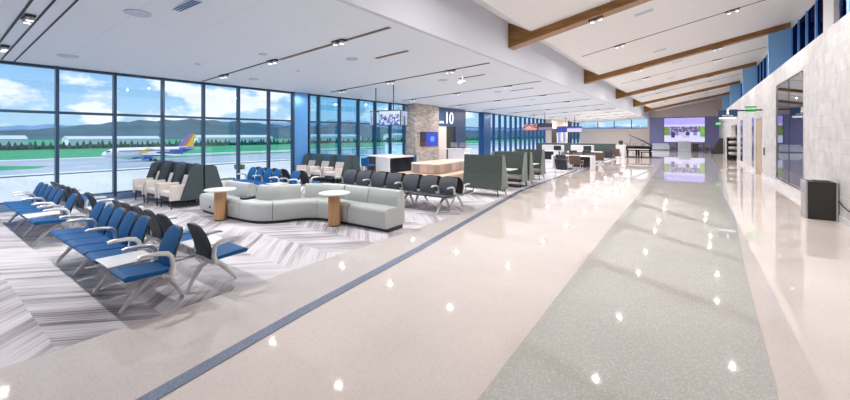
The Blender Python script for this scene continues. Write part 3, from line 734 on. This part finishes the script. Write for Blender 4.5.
# ------------------------------------------------------------------ hanging monitors
random.seed(11)
def scrp(u, v):
    if v > .8: return (.75, .78, .9)
    return random.choice([(.65, .7, .85), (.5, .58, .8), (.3, .38, .6), (.8, .82, .9), (.2, .25, .4)])
def scrl(u, v):
    if abs(u-.55) < .12 and v < .7: return (.12, .2, .2)
    return random.choice([(.55, .6, .75), (.4, .5, .7), (.65, .68, .8)])
def hang(label, xy, rods, z1, mons, group='ceiling-hung monitors'):
    t = thing('hanging_monitor', label, 'monitor', (xy[0], xy[1], z1), 0, group)
    for rx in rods: MB().tube([(rx, 0, 0), (rx, 0, zc(xy[0]+rx)-z1-.01)], .022).build('rod', M['monb'], t)
    MB().box(rods[0]-.3, rods[-1]+.3, -.03, .03, -.04, .02).build('rail', M['monb'], t)
    for (mx, my, rz, fn, W_) in mons:
        c = MB().box(-W_/2, W_/2, 0, .06, -.62, 0, .008).build('monitor_casing', M['monb'], t); c.location = (mx, my, 0); c.rotation_euler = (0, 0, rz)
        s_ = pixels('screen', 18, 9, fn, W_-.04, .56, c); s_.location = (0, -.004, -.59)
    return t
hang('pair of ceiling-hung flight monitors above the bar tables', (-10.45, 11.7), (-.48, .49), 2.92, [(-.62, -.12, math.radians(-38), scrl, .95), (.38, -.12, math.radians(8), scrp, 1.05), (.8, .3, math.radians(100), scrl, .6)])
def scr_r(u, v):
    return random.choice([(.75, .35, .4), (.85, .8, .85), (.3, .08, .15), (.9, .55, .5), (.1, .08, .2)]) if v > .35 else (.85, .55, .5)
hang('ceiling-hung monitor pair with a reddish picture farther down the gates', (-11.0, 32.6), (-.48, .49), 2.95, [(-.75, -.1, math.radians(-10), scr_r, 1.3), (.55, -.1, 0, lambda u, v: (.12, .08, .2) if v > .4 else (.5, .45, .6), 1.2)])
hang('farthest ceiling-hung monitors showing pale blue screens', (-10.6, 41), (-.4, .5), 2.85, [(-.8, -.1, math.radians(-20), lambda u, v: (.12, .2, .6), 1.2), (.5, -.1, 0, lambda u, v: (.8, .75, .95) if v < .7 else (.2, .25, .55), 1.5)])
# ------------------------------------------------------------------ lounge chairs and communal tables further on
def lounge(label, loc, rz, m, group):
    t = thing('lounge_chair', label, 'chair', loc, rz, group)
    MB().box(-.27, .27, -.28, .24, .36, .45, .03).build('seat', M[m], t)
    MB().prism([(.16, .42), (.26, .42), (.40, .84), (.33, .86)], 'x', -.27, .27, .015).build('backrest', M[m], t)
    for s in (-1, 1):
        MB().tube([(s*.27, -.26, .40), (s*.29, -.26, .015), (s*.29, .28, .015), (s*.27, .22, .42)], .012).build('leg', M['steel'], t)
        MB().tube([(s*.30, .27, .56), (s*.31, .0, .60), (s*.31, -.22, .58), (s*.29, -.26, .40)], .014).build('armrest', M['steel'], t)
    return t
lc = lounge('black lounge chair turned away, beside the booths at the aisle', (-4.72, 17.35, .001), PI-.2, 'blackup', 'lounge chairs past the booths')
bc = lounge('brown lounge chair tucked in at the near side of the long white table', (-5.0, 20.6, .006), PI, 'brownup', 'lounge chairs past the booths')
def comm(label, loc, L_=1.8):
    t = thing('communal_table', label, 'table', loc, 0, 'white communal tables')
    MB().box(-L_/2, L_/2, -.4, .4, .71, .76, .008).build('table_top', M['lam'], t)
    MB().box(L_/2-.12, L_/2, -.4, .4, 0, .71, .006).build('end_panel', M['lam'], t); MB().box(-L_/2, -L_/2+.12, -.4, .4, 0, .71, .006).build('end_panel', M['lam'], t)
    MB().box(-.1, L_/2-.2, .1, .14, .1, .7).build('modesty_panel', M['monb'], t)
    return t
ct = comm('long white communal table nearest the aisle', (-5.55, 22.2, .006), 2.2)
dup(ct, (-8.9, 22.4, .006), 0, 'long white communal table left of the aisle table, behind the booths')
dup(ct, (-6.3, 28.4, .006), 0, 'white communal table farther back near the aisle')
dup(ct, (-9.3, 28.2, .006), 0, 'white communal table farther back near the gates')
cnt = 0
for (x, y, rz, pr, lab) in [(-5.9, 21.3, PI, lc, 'black lounge chair at the near side of the aisle table, left one'), (-6.3, 23.1, 0, bc, 'brown lounge chair behind the aisle table, left one'), (-5.6, 23.1, 0, bc, 'brown lounge chair behind the aisle table, middle one'), (-4.95, 23.1, 0, bc, 'brown lounge chair behind the aisle table, right one'), (-4.75, 24.9, PI+.4, bc, 'brown lounge chair standing free beside the aisle past the table'), (-4.7, 28.0, PI+.2, lc, 'black lounge chair by the aisle at the farther table'), (-5.9, 27.5, PI, lc, 'black lounge chair in front of the farther table, right one'), (-6.8, 27.5, PI, lc, 'black lounge chair in front of the farther table, left one'), (-8.6, 23.3, 0, bc, 'brown lounge chair behind the table left of the aisle, right one'), (-9.3, 23.3, 0, bc, 'brown lounge chair behind the table left of the aisle, left one'), (-4.6, 30.6, PI, bc, 'brown lounge chair before the white pedestal'), (-4.9, 32.6, PI, lc, 'black lounge chair near the white pedestal')]:
    dup(pr, (x, y, .006 if x < -4.95 else .001), rz, lab)
# taupe stools under the booth side
# long dark banquette and white counters
t = thing('banquette', 'long dark green high-backed banquette across the far seating area', 'sofa', (-8.6, 35.6, .001), 0)
MB().box(-3.6, 3.2, .25, .45, .1, 1.18, .03).build('back_panel', M['boothf'], t); MB().box(-3.6, 3.2, -.25, .25, .1, .45, .04).build('seat', M['boothf'], t); MB().box(-3.5, 3.1, -.15, .4, 0, .1).build('plinth', M['sofap'], t)
wc = thing('workstation_counter', 'white half-height counter with black screen, left of two before the banquette', 'counter', (-9.2, 30.6, .006), 0, 'white half-height counters')
MB().box(-.8, .8, -.3, .3, .62, 1.12, .01).build('body', M['lam'], wc); MB().box(-.75, -.65, -.28, .28, 0, .62).box(.65, .75, -.28, .28, 0, .62).build('leg_panel', M['lam'], wc); MB().box(.15, .72, -.33, -.3, .72, 1.08, .004).build('black_panel', M['monb'], wc)
dup(wc, (-7.1, 31.2, .006), 0, 'white half-height counter with black screen, right of two before the banquette')
# pedestal + bust
t = thing('display_pedestal', 'tapered white pedestal beside the piano', 'pedestal', (-4.95, 35.2, .001), 0)
MB().prism([(-.28, 0), (.28, 0), (.36, 1.12), (-.36, 1.12)], 'y', -.3, .3, .01).build('body', M['lam'], t)
o = MB().lathe(0, 0, [(0, 0), (.16, 0), (.14, .06), (.19, .2), (.12, .34), (0, .36)], 16).build('plant_pot', M['sofap'], smooth=True); o.location = (-4.95, 35.2, 1.121); tag(o, 'dark ornament on top of the white pedestal', 'ornament')
# piano
t = thing('grand_piano', 'black grand piano with raised lid on an oval mat', 'piano', (-3.85, 37.7, .012), math.radians(0))
case = [(-1.0, -.72), (1.0, -.72), (1.0, -.1)]+[(1.0-.35*k/6-.75*(k/6)**2, -.1+.75*math.sin(k/6*PI/2)) for k in range(1, 7)]+[(-.4, .85), (-.8, .85), (-1.0, .6)]
MB().prism(case, 'z', .56, .96, .012).build('case', M['pianob'], t)
MB().box(-.8, .8, -.85, -.7, .64, .72, .008).build('keyboard', M['lam'], t)
tilt = Matrix.Translation((-1.0, 0, .94)) @ Matrix.Rotation(math.radians(-38), 4, 'Y') @ Matrix.Translation((1.0, 0, 0))
# lid hinges along the left side and rises to the upper left as seen from the camera
tilt = Matrix.Translation((1.0, 0, .97)) @ Matrix.Rotation(math.radians(29), 4, 'Y') @ Matrix.Translation((-1.0, 0, 0))
MB().prism(case, 'z', 0, .06, .004, tilt).build('lid', M['pianob'], t)
MB().tube([(-.7, -.4, .92), (-.62, -.45, 1.7)], .015).build('lid_prop', M['pianob'], t)
for (x, y) in ((-.85, -.55), (.85, -.55), (-.3, .65)):
    MB().lathe(x, y, [(0, 0), (.05, 0), (.05, .05), (.07, .2), (.09, .62), (0, .62)], 12).build('leg', M['pianob'], t, smooth=True)
MB().box(-.08, .08, -.5, -.44, .08, .62).build('pedal_lyre', M['pianob'], t)
t = thing('piano_bench', 'black piano bench in front of the grand piano', 'bench', (-3.2, 36.4, .012), 0)
MB().box(-.42, .42, -.2, .2, .44, .5, .015).build('seat', M['pianob'], t)
for sx in (-1, 1):
    for sy in (-1, 1): MB().box(sx*.36-.025, sx*.36+.025, sy*.15-.025, sy*.15+.025, 0, .44).build('leg', M['pianob'], t)
o = MB().lathe(0, 0, [(0, 0), (1.0, 0), (1.0, .008), (0, .008)], 40).build('oval_mat', mat('dark_mat', (.06, .06, .07), .9)); o.scale = (1.7, 1.55, 1); o.location = (-3.75, 37.2, .003); tag(o, 'dark oval mat under the grand piano', 'rug')
# far end furniture
fs = lounge('taupe armchair at the far wall, leftmost one', (-7.3, 57.0, .001), PI, 'taupe', 'armchairs at the far wall'); 
t = thing('white_sofa', 'pale grey sofa by the far wall left of the video wall', 'sofa', (-3.5, 57.6, .001), 0)
MB().box(-.9, .9, -.4, .4, .08, .45, .05).build('seat', M['disc'], t); MB().box(-.9, .9, .25, .45, .4, .85, .05).build('backrest', M['disc'], t); MB().box(-1.0, -.8, -.4, .4, .08, .62, .04).build('armrest', M['lam'], t); MB().box(.8, 1.0, -.4, .4, .08, .62, .04).build('armrest', M['lam'], t)
for i, x in enumerate((-2.2, -1.4, -.55, .6, 1.4)): dup(fs, (x, 58.6, .001), 0, 'armchair in the row below the video wall, %s from the left' % ORD[i])
for i, x in enumerate((-5.4, -6.4)): dup(fs, (x, 57.0, .001), 0, 'armchair left of the pale sofa at the far wall, %s from it' % ORD[i])
t = thing('information_desk', 'white patterned kiosk desk standing before the video wall', 'counter', (-.9, 57.2, .001), 0)
MB().box(-.65, .65, -.3, .3, 0, 1.2, .02).build('body', M['lam'], t)
MB().box(-.55, .55, -.31, -.3, .15, 1.05, .002).build('front_panel', M['disc'], t)
t = thing('waste_bin', 'small dark waste bin right of the white kiosk desk', 'bin', (.2, 56.1, .001), 0); MB().box(-.28, .28, -.28, .28, 0, .8, .02).build('body', M['canb'], t); MB().box(-.29, .29, -.29, .29, .8, .85, .01).build('lid', M['monb'], t)
t = thing('stacked_chairs', 'dark folded chair stack against the right wall at the far end', 'chairs', (2.0, 49.5, .001), 0)
MB().prism([(-.5, 0), (.5, 0), (.5, 1.6), (.2, 1.6), (-.3, .6), (-.5, .5)], 'y', -.4, .4, .03).build('frame', M['monb'], t)
# alcove shelves with baskets
t = thing('display_shelf', 'dark shelf stand of pale rounded baskets in the alcove', 'shelf', (2.45, 36.8, .001), 0)
MB().box(-.35, .35, -.35, .35, 0, .1).box(-.35, .35, .31, .35, 0, 1.75).build('stand', M['monb'], t)
for k in range(4): MB().box(-.33, .33, -.33, .3, .42*k+.37, .42*k+.395).build('shelf_board', M['monb'], t)
for k in range(4):
    o = MB().lathe(0, 0, [(0, 0), (.18, 0), (.27, .1), (.25, .22), (.1, .26), (0, .26)], 18).build('basket', M['podc'], smooth=True); o.location = (2.45, 36.75, .42*k+.397); tag(o, 'pale rounded basket on the alcove stand, %s shelf from the bottom' % ORD[k], 'basket', 'baskets on the alcove stand')
# ------------------------------------------------------------------ trash can and right side
t = thing('trash_can', 'rectangular dark steel trash can against the right wall', 'trash can', (2.345, 12.25, .001), 0)
MB().box(-.222, .222, -.24, .25, .03, .84, .004).build('body', M['canb'], t)
for q in (-1, 1): MB().box(min(q*.222, q*.262), max(q*.222, q*.262), -.235, .26, .0, .85, .012).build('side_frame', M['steel'], t)
MB().box(-.222, .222, -.2, .24, 0, .03).build('plinth', M['sofap'], t)
MB().box(-.222, .222, -.235, .25, .84, .85, .003).build('top_plate', M['monb'], t)
MB().box(-.12, .16, -.1, .12, .85, .87, .008).build('opening_rim', M['monb'], t)
o = MB().tube([(XW-.02, 12.0, .45), (XW-.05, 11.6, .40), (XW-.04, 11.1, .34), (XW-.03, 10.2, .33), (XW-.02, 9.0, .45)], .012).build('power_cord', M['monb'], smooth=True); tag(o, 'black power cord along the wall beside the trash can', 'cord')
o = MB().box(XW-.02, XW-.001, 22.6, 22.95, 1.0, 1.35, .003).build('wall_plate', M['monb']); tag(o, 'small black plate on the stone wall beside the door', 'plate')
# exit sign
t = thing('exit_sign', 'green exit sign on a dark bracket above the strip windows', 'sign', (2.4, 25.3, 3.08), 0)
MB().box(-.26, .22, -.03, .03, .26, .30, .004).build('bracket', M['monb'], t)
MB().box(-.2, .2, -.025, .025, 0, .26, .006).build('panel', M['green_e'], t)
text('EXIT', .17, 'lettering', M['whitee'], t, (0, -.027, .13), (PI/2, 0, 0), .002)
t = thing('exit_sign', 'small farther green exit sign near the far end of the right wall', 'sign', (2.05, 48, 2.95), 0)
MB().box(-.26, .57, -.03, .03, .26, .30, .004).build('bracket', M['monb'], t); MB().box(-.2, .2, -.025, .025, 0, .26, .006).build('panel', M['green_e'], t)
text('EXIT', .17, 'lettering', M['whitee'], t, (0, -.027, .13), (PI/2, 0, 0), .002)
# hanging restroom sign
t = thing('hanging_sign', 'navy restroom sign with white figure projecting from the right wall', 'sign', (1.36, 23.4, 2.7), 0)
MB().box(-.37, .37, -.05, .05, .1, .45, .006).build('panel', M['navy'], t)
MB().box(-.34, .30, -.05, .05, 0, .07, .004).build('light_strip', M['whitee'], t)
MB().box(.37, XW-1.36, -.02, .02, .36, .42).build('bracket', M['monb'], t)
ic = MB(); ic.lathe(0, 0, [(0, 0), (.045, 0), (.045, .008), (0, .008)], 16, Matrix.Translation((0, -.052, .405)) @ Matrix.Rotation(PI/2, 4, 'X')); ic.prism([(-.05, .22), (.05, .22), (.035, .35), (-.035, .35)], 'y', -.06, -.051)
ic.build('figure', M['whitee'], t)
text('Restrooms', .09, 'lettering', M['whitee'], t, (0, -.053, .16), (PI/2, 0, 0), .002)
# ------------------------------------------------------------------ outside: airfield
GZ = -9.1
def gslab(x0, x1, name, m, z, y0=-900, y1=1600, label=None):
    o = MB().box(x0, x1, y0, y1, z-.3, z).build(name, m); struct(o, label); return o
gslab(-4200, -14.6, 'ground', M['apron'], GZ, -3000, 6000)
gslab(-398, -247, 'ground_grass', M['grass'], GZ+.10, label='far mown grass strip')
gslab(-222, -207, 'ground_grass_inner', M['grass'], GZ+.10, 60, 1200, label='inner grass strip right of the airliner')
gslab(-247, -150, 'ground_taxiway', M['taxi'], GZ+.06, label='grey taxiway')
gslab(-244, -240, 'ground_stripe', M['stripe'], GZ+.12)
slab([(-200, -40), (-176, -40), (-172, -5), (-176, 26), (-186, 30), (-200, 20)], 'ground_grass_island', M['grass'], GZ+.12, .1)
gslab(-147, -144.5, 'ground_verge', M['hedge'], GZ+.12, -30, 400)
gslab(-152, -148.5, 'ground_kerb', M['stripe'], GZ+.14, -10, 400)
gslab(-4000, -398, 'ground_beyond', M['grass'], GZ+.05, -3000, 6000)
def hills(name, R0, R1, hfn, m, label):
    bm = bmesh.new(); rows = []
    n = 160
    for i in range(n+1):
        a = math.radians(62 + (205-62)*i/n)
        h = hfn(a); row = []
        for q, (f, hh) in enumerate([(0, 0), (.3, .5), (.6, .85), (.8, 1.0), (1.0, .6)]):
            R_ = R0+(R1-R0)*f
            row.append(bm.verts.new((R_*math.cos(a), R_*math.sin(a), GZ+h*hh*(1+.05*math.sin(a*140+q*2)))))
        rows.append(row)
    for a, b in zip(rows, rows[1:]):
        for k in range(4): f = bm.faces.new((a[k], b[k], b[k+1], a[k+1])); f.smooth = True
    me = bpy.data.meshes.new(name); bm.to_mesh(me); bm.free(); me.materials.append(m)
    o = bpy.data.objects.new(name, me); COL.objects.link(o); struct(o, label); return o
def px_angle(x):   # bearing helper used only to lay out the ridge heights
    u = (x-425)/374.84; A = math.radians(35.593)
    return math.atan2(math.cos(A)+u*math.sin(A), -math.sin(A)+u*math.cos(A)), math.hypot(1, u)
def ridge(tbl, dist):
    pts = []
    for x, el in tbl:
        a, q = px_angle(x); pts.append((a, (1.9-GZ)+dist*el/374.84/q))
    pts.sort()
    def f(a):
        if a <= pts[0][0]: return pts[0][1]
        for (a0, h0), (a1, h1) in zip(pts, pts[1:]):
            if a <= a1: return h0+(h1-h0)*(a-a0)/(a1-a0)
        return pts[-1][1]
    return lambda a: f(a)*(1+.02*math.sin(a*60)+.012*math.sin(a*171))
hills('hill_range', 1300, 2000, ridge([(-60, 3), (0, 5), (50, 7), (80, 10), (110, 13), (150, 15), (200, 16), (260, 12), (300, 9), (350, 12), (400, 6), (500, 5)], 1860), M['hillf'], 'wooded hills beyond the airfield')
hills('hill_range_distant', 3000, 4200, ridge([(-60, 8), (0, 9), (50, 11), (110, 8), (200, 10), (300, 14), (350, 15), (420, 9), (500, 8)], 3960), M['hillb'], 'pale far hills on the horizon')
# trees
tr = thing('conifer_tree', 'dark conifer in the tree line behind the airfield', 'tree', (-400, -60, GZ), 0, 'conifers along the airfield')
MB().tube([(0, 0, 0), (0, 0, 2)], .25).build('trunk', M['bark'], tr)
MB().lathe(0, 0, [(0, .5), (1.75, .6), (1.5, 3.0), (1.6, 3.2), (1.2, 5.4), (1.2, 5.6), (0, 8.6)], 9).build('foliage', M['tree'], tr)
random.seed(5)
yy = -60+7
cnt = 0
while yy < 1300 and cnt < 280:
    c = dup(tr, (-400+random.uniform(-4, 4), yy, GZ), random.random()*6); s_ = random.uniform(.62, .84)*(1 + .0006*max(0, yy)); c.scale = (s_, s_, s_); c['label'] = 'dark conifer in the tree line behind the airfield'
    yy += random.uniform(2.7, 3.4)*(1+yy/330 if yy > 0 else 1); cnt += 1
# low continuous belt of bushes behind the conifers
bm = bmesh.new(); rows = []
random.seed(21)
for i in range(420):
    y = -120+i*3.0*(1+i/500); h = 3.2+random.uniform(-.7, .9)
    rows.append([bm.verts.new((-411+q[0], y, GZ+h*q[1])) for q in ((0, 0), (.4, .7), (-1.6, 1), (-4, .8), (-4.5, 0))])
for a, b in zip(rows, rows[1:]):
    for k in range(4): bm.faces.new((a[k], b[k], b[k+1], a[k+1]))
me = bpy.data.meshes.new('hedgerow'); bm.to_mesh(me); bm.free(); me.materials.append(M['tree'])
o = bpy.data.objects.new('hedgerow', me); COL.objects.link(o); tag(o, 'low dark belt of bushes behind the conifer line', 'hedge', None, 'stuff')
# hangars
hz = None
for i, (y, L_, h) in enumerate([(-70, 60, 8.5), (5, 55, 9.5), (85, 70, 9), (190, 90, 10), (330, 110, 11), (520, 150, 13)]):
    t = thing('hangar', 'white low hangar behind the tree line, %s from the left' % ORD[i], 'building', (-455, y, GZ), 0, 'hangars behind the tree line')
    MB().box(-12, 12, 0, L_, 0, h*.85).build('wall', M['hangar'], t)
    MB().prism([(-13, h*.85), (13, h*.85), (0, h*1.15)], 'y', -.5, L_+.5).build('roof', M['hroof'], t)
# service building and small vehicles seen through the tinted run
t = thing('service_building', 'pale service building on the apron beyond the tinted windows', 'building', (-90, 118, GZ), .2)
MB().box(-9, 9, -7, 7, 0, 7.5).build('wall', M['hangar'], t); MB().box(-9.4, 9.4, -7.4, 7.4, 7.5, 8).build('roof', M['hroof'], t)
MB().box(9, 9.1, -5, 5, 3, 5).build('window', M['frame'], t)
o = thing('apron_planter', 'brown construction barrier with green posts on the apron', 'barrier', (-82.5, 25.5, GZ), .3)
MB().prism([(-2.4, 0), (2.4, 0), (2.0, .7), (-2.0, .7)], 'y', -.4, .4, .05).build('base', mat('terracotta_barrier', (.22, .07, .04), .8), o)
for k in range(3): MB().lathe(-.9+.9*k, 0, [(0, .7), (.3, .7), (.35, 1.3), (.15, 1.9), (0, 2)], 8).build('post', M['grass'], o)
random.seed(9)
cr = thing('equipment_cart', 'dark baggage cart parked on the apron', 'cart', (-105, 96, GZ), 0, 'carts on the apron')
MB().box(-1.5, 1.5, -.8, .8, .4, 1.5, .08).build('body', M['hedge'], cr)
for a in (-1, 1): MB().tube([(a, -.85, .35), (a, .85, .35)], .35, 12).build('wheel', M['monb'], cr)
for (x, y) in [(-92, 88), (-108, 128), (-118, 108), (-82, 84), (-112, 138), (-97, 90), (-115, 118), (-120, 64), (-84, 42)]:
    dup(cr, (x, y, GZ), random.random()*3)
# airliner
ap = thing('airliner', 'white and blue airliner with an orange and yellow tail parked outside', 'airplane', (-190, 46, GZ), 0)
def ring_body(name, secs, m, parent, n=20):
    bm = bmesh.new(); R_ = []
    for (y, zc_, rx, rz_) in secs: R_.append([bm.verts.new((rx*math.cos(2*PI*k/n), y, zc_+rz_*math.sin(2*PI*k/n))) for k in range(n)])
    for a, b in zip(R_, R_[1:]):
        for k in range(n):
            f = bm.faces.new((a[k], a[(k+1) % n], b[(k+1) % n], b[k])); f.smooth = True
            cz = sum(v.co.z for v in f.verts)/4; cy = sum(v.co.y for v in f.verts)/4
            f.material_index = 1 if cz < 3.0 + max(0, (cy-17))*.22 and cy > 13 else 0
    bm.faces.new(R_[0]); bm.faces.new(R_[-1][::-1]); bmesh.ops.recalc_face_normals(bm, faces=bm.faces[:])
    me = bpy.data.meshes.new(name); bm.to_mesh(me); bm.free()
    for q in m: me.materials.append(q)
    o = bpy.data.objects.new(name, me); COL.objects.link(o); o.parent = parent; return o
ring_body('fuselage', [(0, 3.3, .15, .15), (.6, 3.4, .9, .8), (1.8, 3.6, 1.5, 1.4), (3.5, 3.8, 1.9, 1.9), (6, 3.9, 2, 2.05), (10, 3.9, 2, 2.05), (14, 3.9, 2, 2.05), (18, 3.9, 2, 2.05), (23, 3.9, 2, 2.05), (27, 4.2, 1.7, 1.7), (31, 4.8, 1.0, 1.1), (34.5, 5.3, .25, .35)], [M['planew'], M['planeb']], ap)
MB().box(1.9, 2.06, 5, 27, 4.45, 4.75).build('windows', M['frame'], ap)
MB().prism([(11, 3.2), (14, 3.2), (17, 5.3), (14.5, 5.6)], 'x', 1.5, 2.05).build('livery_stripe', M['yel'], ap)
MB().prism([(1.0, 4.3), (2.4, 4.5), (2.4, 4.9), (1.7, 4.9)], 'x', -1.3, 1.45).build('cockpit_glass', M['frame'], ap)
for s in (-1, 1):
    MB().prism([(s*1.8, 12.5), (s*16.5, 20), (s*16.5, 21.6), (s*1.8, 18.8)], 'z', 2.9, 3.15).build('wing', M['planew'], ap)
    MB().prism([(21.4, 3.1), (22.4, 3.1), (23.0, 5.2), (22.4, 5.2)], 'x', s*16.4-.1, s*16.4+.1).build('winglet', M['planeb'], ap)
    MB().tube([(s*5.6, 11.6, 1.9), (s*5.6, 12.2, 1.9), (s*5.6, 15.4, 1.95)], [1.0, 1.1, .6], 16).build('engine', M['planeb'], ap)
    MB().prism([(s*.6, 29.5), (s*6, 33), (s*6, 34.2), (s*.6, 32.8)], 'z', 5.1, 5.25).build('tailplane', M['planew'], ap)
    MB().tube([(s*2.6, 17.3, 0.5), (s*2.6, 17.3, 3)], .15).build('landing_gear', M['steel'], ap)
    MB().tube([(s*2.6-.3, 17.3, .5), (s*2.6+.3, 17.3, .5)], .5, 14).build('wheel', M['monb'], ap)
MB().tube([(0, 4.2, .4), (0, 4.2, 2.4)], .12).build('landing_gear', M['steel'], ap); MB().tube([(-.25, 4.2, .38), (.25, 4.2, .38)], .38, 14).build('wheel', M['monb'], ap)
fin = [((26.3, 5.4), (28.3, 5.7), (32.6, 11.6), (31.4, 11.6), 'purp'), ((28.3, 5.7), (30.2, 5.6), (33.5, 11.6), (32.6, 11.6), 'org'), ((30.2, 5.6), (33.4, 5.5), (34.4, 11.6), (33.5, 11.6), 'yel')]
for (a, b, c, d, m) in fin: MB().prism([a, b, c, d], 'x', -.18, .18).build('tail_fin', M[m], ap)
# ------------------------------------------------------------------ world, sun, camera
W = bpy.data.worlds.new('sky'); S.world = W; W.use_nodes = True; N = W.node_tree.nodes; L = W.node_tree.links
bg = N['Background']; tc = N.new('ShaderNodeTexCoord'); sx = N.new('ShaderNodeSeparateXYZ'); L.new(tc.outputs['Generated'], sx.inputs[0])
r = ramp(N, [(0, (.44, .66, .82)), (.05, (.42, .66, .88)), (.16, (.24, .50, .86)), (.5, (.12, .36, .80)), (1, (.10, .28, .72))]); L.new(sx.outputs[2], r.inputs['Fac'])
mp = N.new('ShaderNodeMapping'); mp.inputs['Scale'].default_value = (1, 1, 2.0); L.new(tc.outputs['Generated'], mp.inputs[0])
n1 = N.new('ShaderNodeTexNoise'); n1.inputs['Scale'].default_value = 8.5; n1.inputs['Detail'].default_value = 9; n1.inputs['Roughness'].default_value = .52; L.new(mp.outputs[0], n1.inputs['Vector'])
rc = ramp(N, [(.49, (0, 0, 0)), (.56, (1, 1, 1))]); L.new(n1.outputs['Fac'], rc.inputs['Fac'])
mx = N.new('ShaderNodeMix'); mx.data_type = 'RGBA'; L.new(rc.outputs['Color'], mx.inputs[0]); L.new(r.outputs['Color'], mx.inputs[6]); mx.inputs[7].default_value = (.93, .95, 1, 1)
L.new(mx.outputs[2], bg.inputs['Color']); bg.inputs['Strength'].default_value = 1.2
sl = bpy.data.lights.new('sun', 'SUN'); sl.energy = 3.6; sl.angle = .01; sl.color = (1, .95, .88); so = bpy.data.objects.new('sun', sl); COL.objects.link(so)
so.rotation_euler = Vector((0, .62, -.78)).to_track_quat('-Z', 'Y').to_euler()
cam = bpy.data.cameras.new('camera'); co = bpy.data.objects.new('camera', cam); COL.objects.link(co); S.camera = co
cam.sensor_width = 36; cam.lens = 374.84/850*36; cam.shift_y = -(200-135.36)/850; cam.clip_start = .05; cam.clip_end = 9000
co.location = (0, 0, 1.9); co.rotation_euler = (PI/2, 0, math.radians(35.593))
S.view_settings.view_transform = 'Standard'; S.view_settings.look = 'None'; S.view_settings.gamma = 1; S.view_settings.use_curve_mapping = False
S.view_settings.exposure = 0.0
S.cycles.max_bounces = 8; S.cycles.diffuse_bounces = 5; S.cycles.glossy_bounces = 4; S.cycles.transparent_max_bounces = 12
S.cycles.sample_clamp_indirect = 6; S.cycles.use_denoising = True; S.cycles.caustics_reflective = False
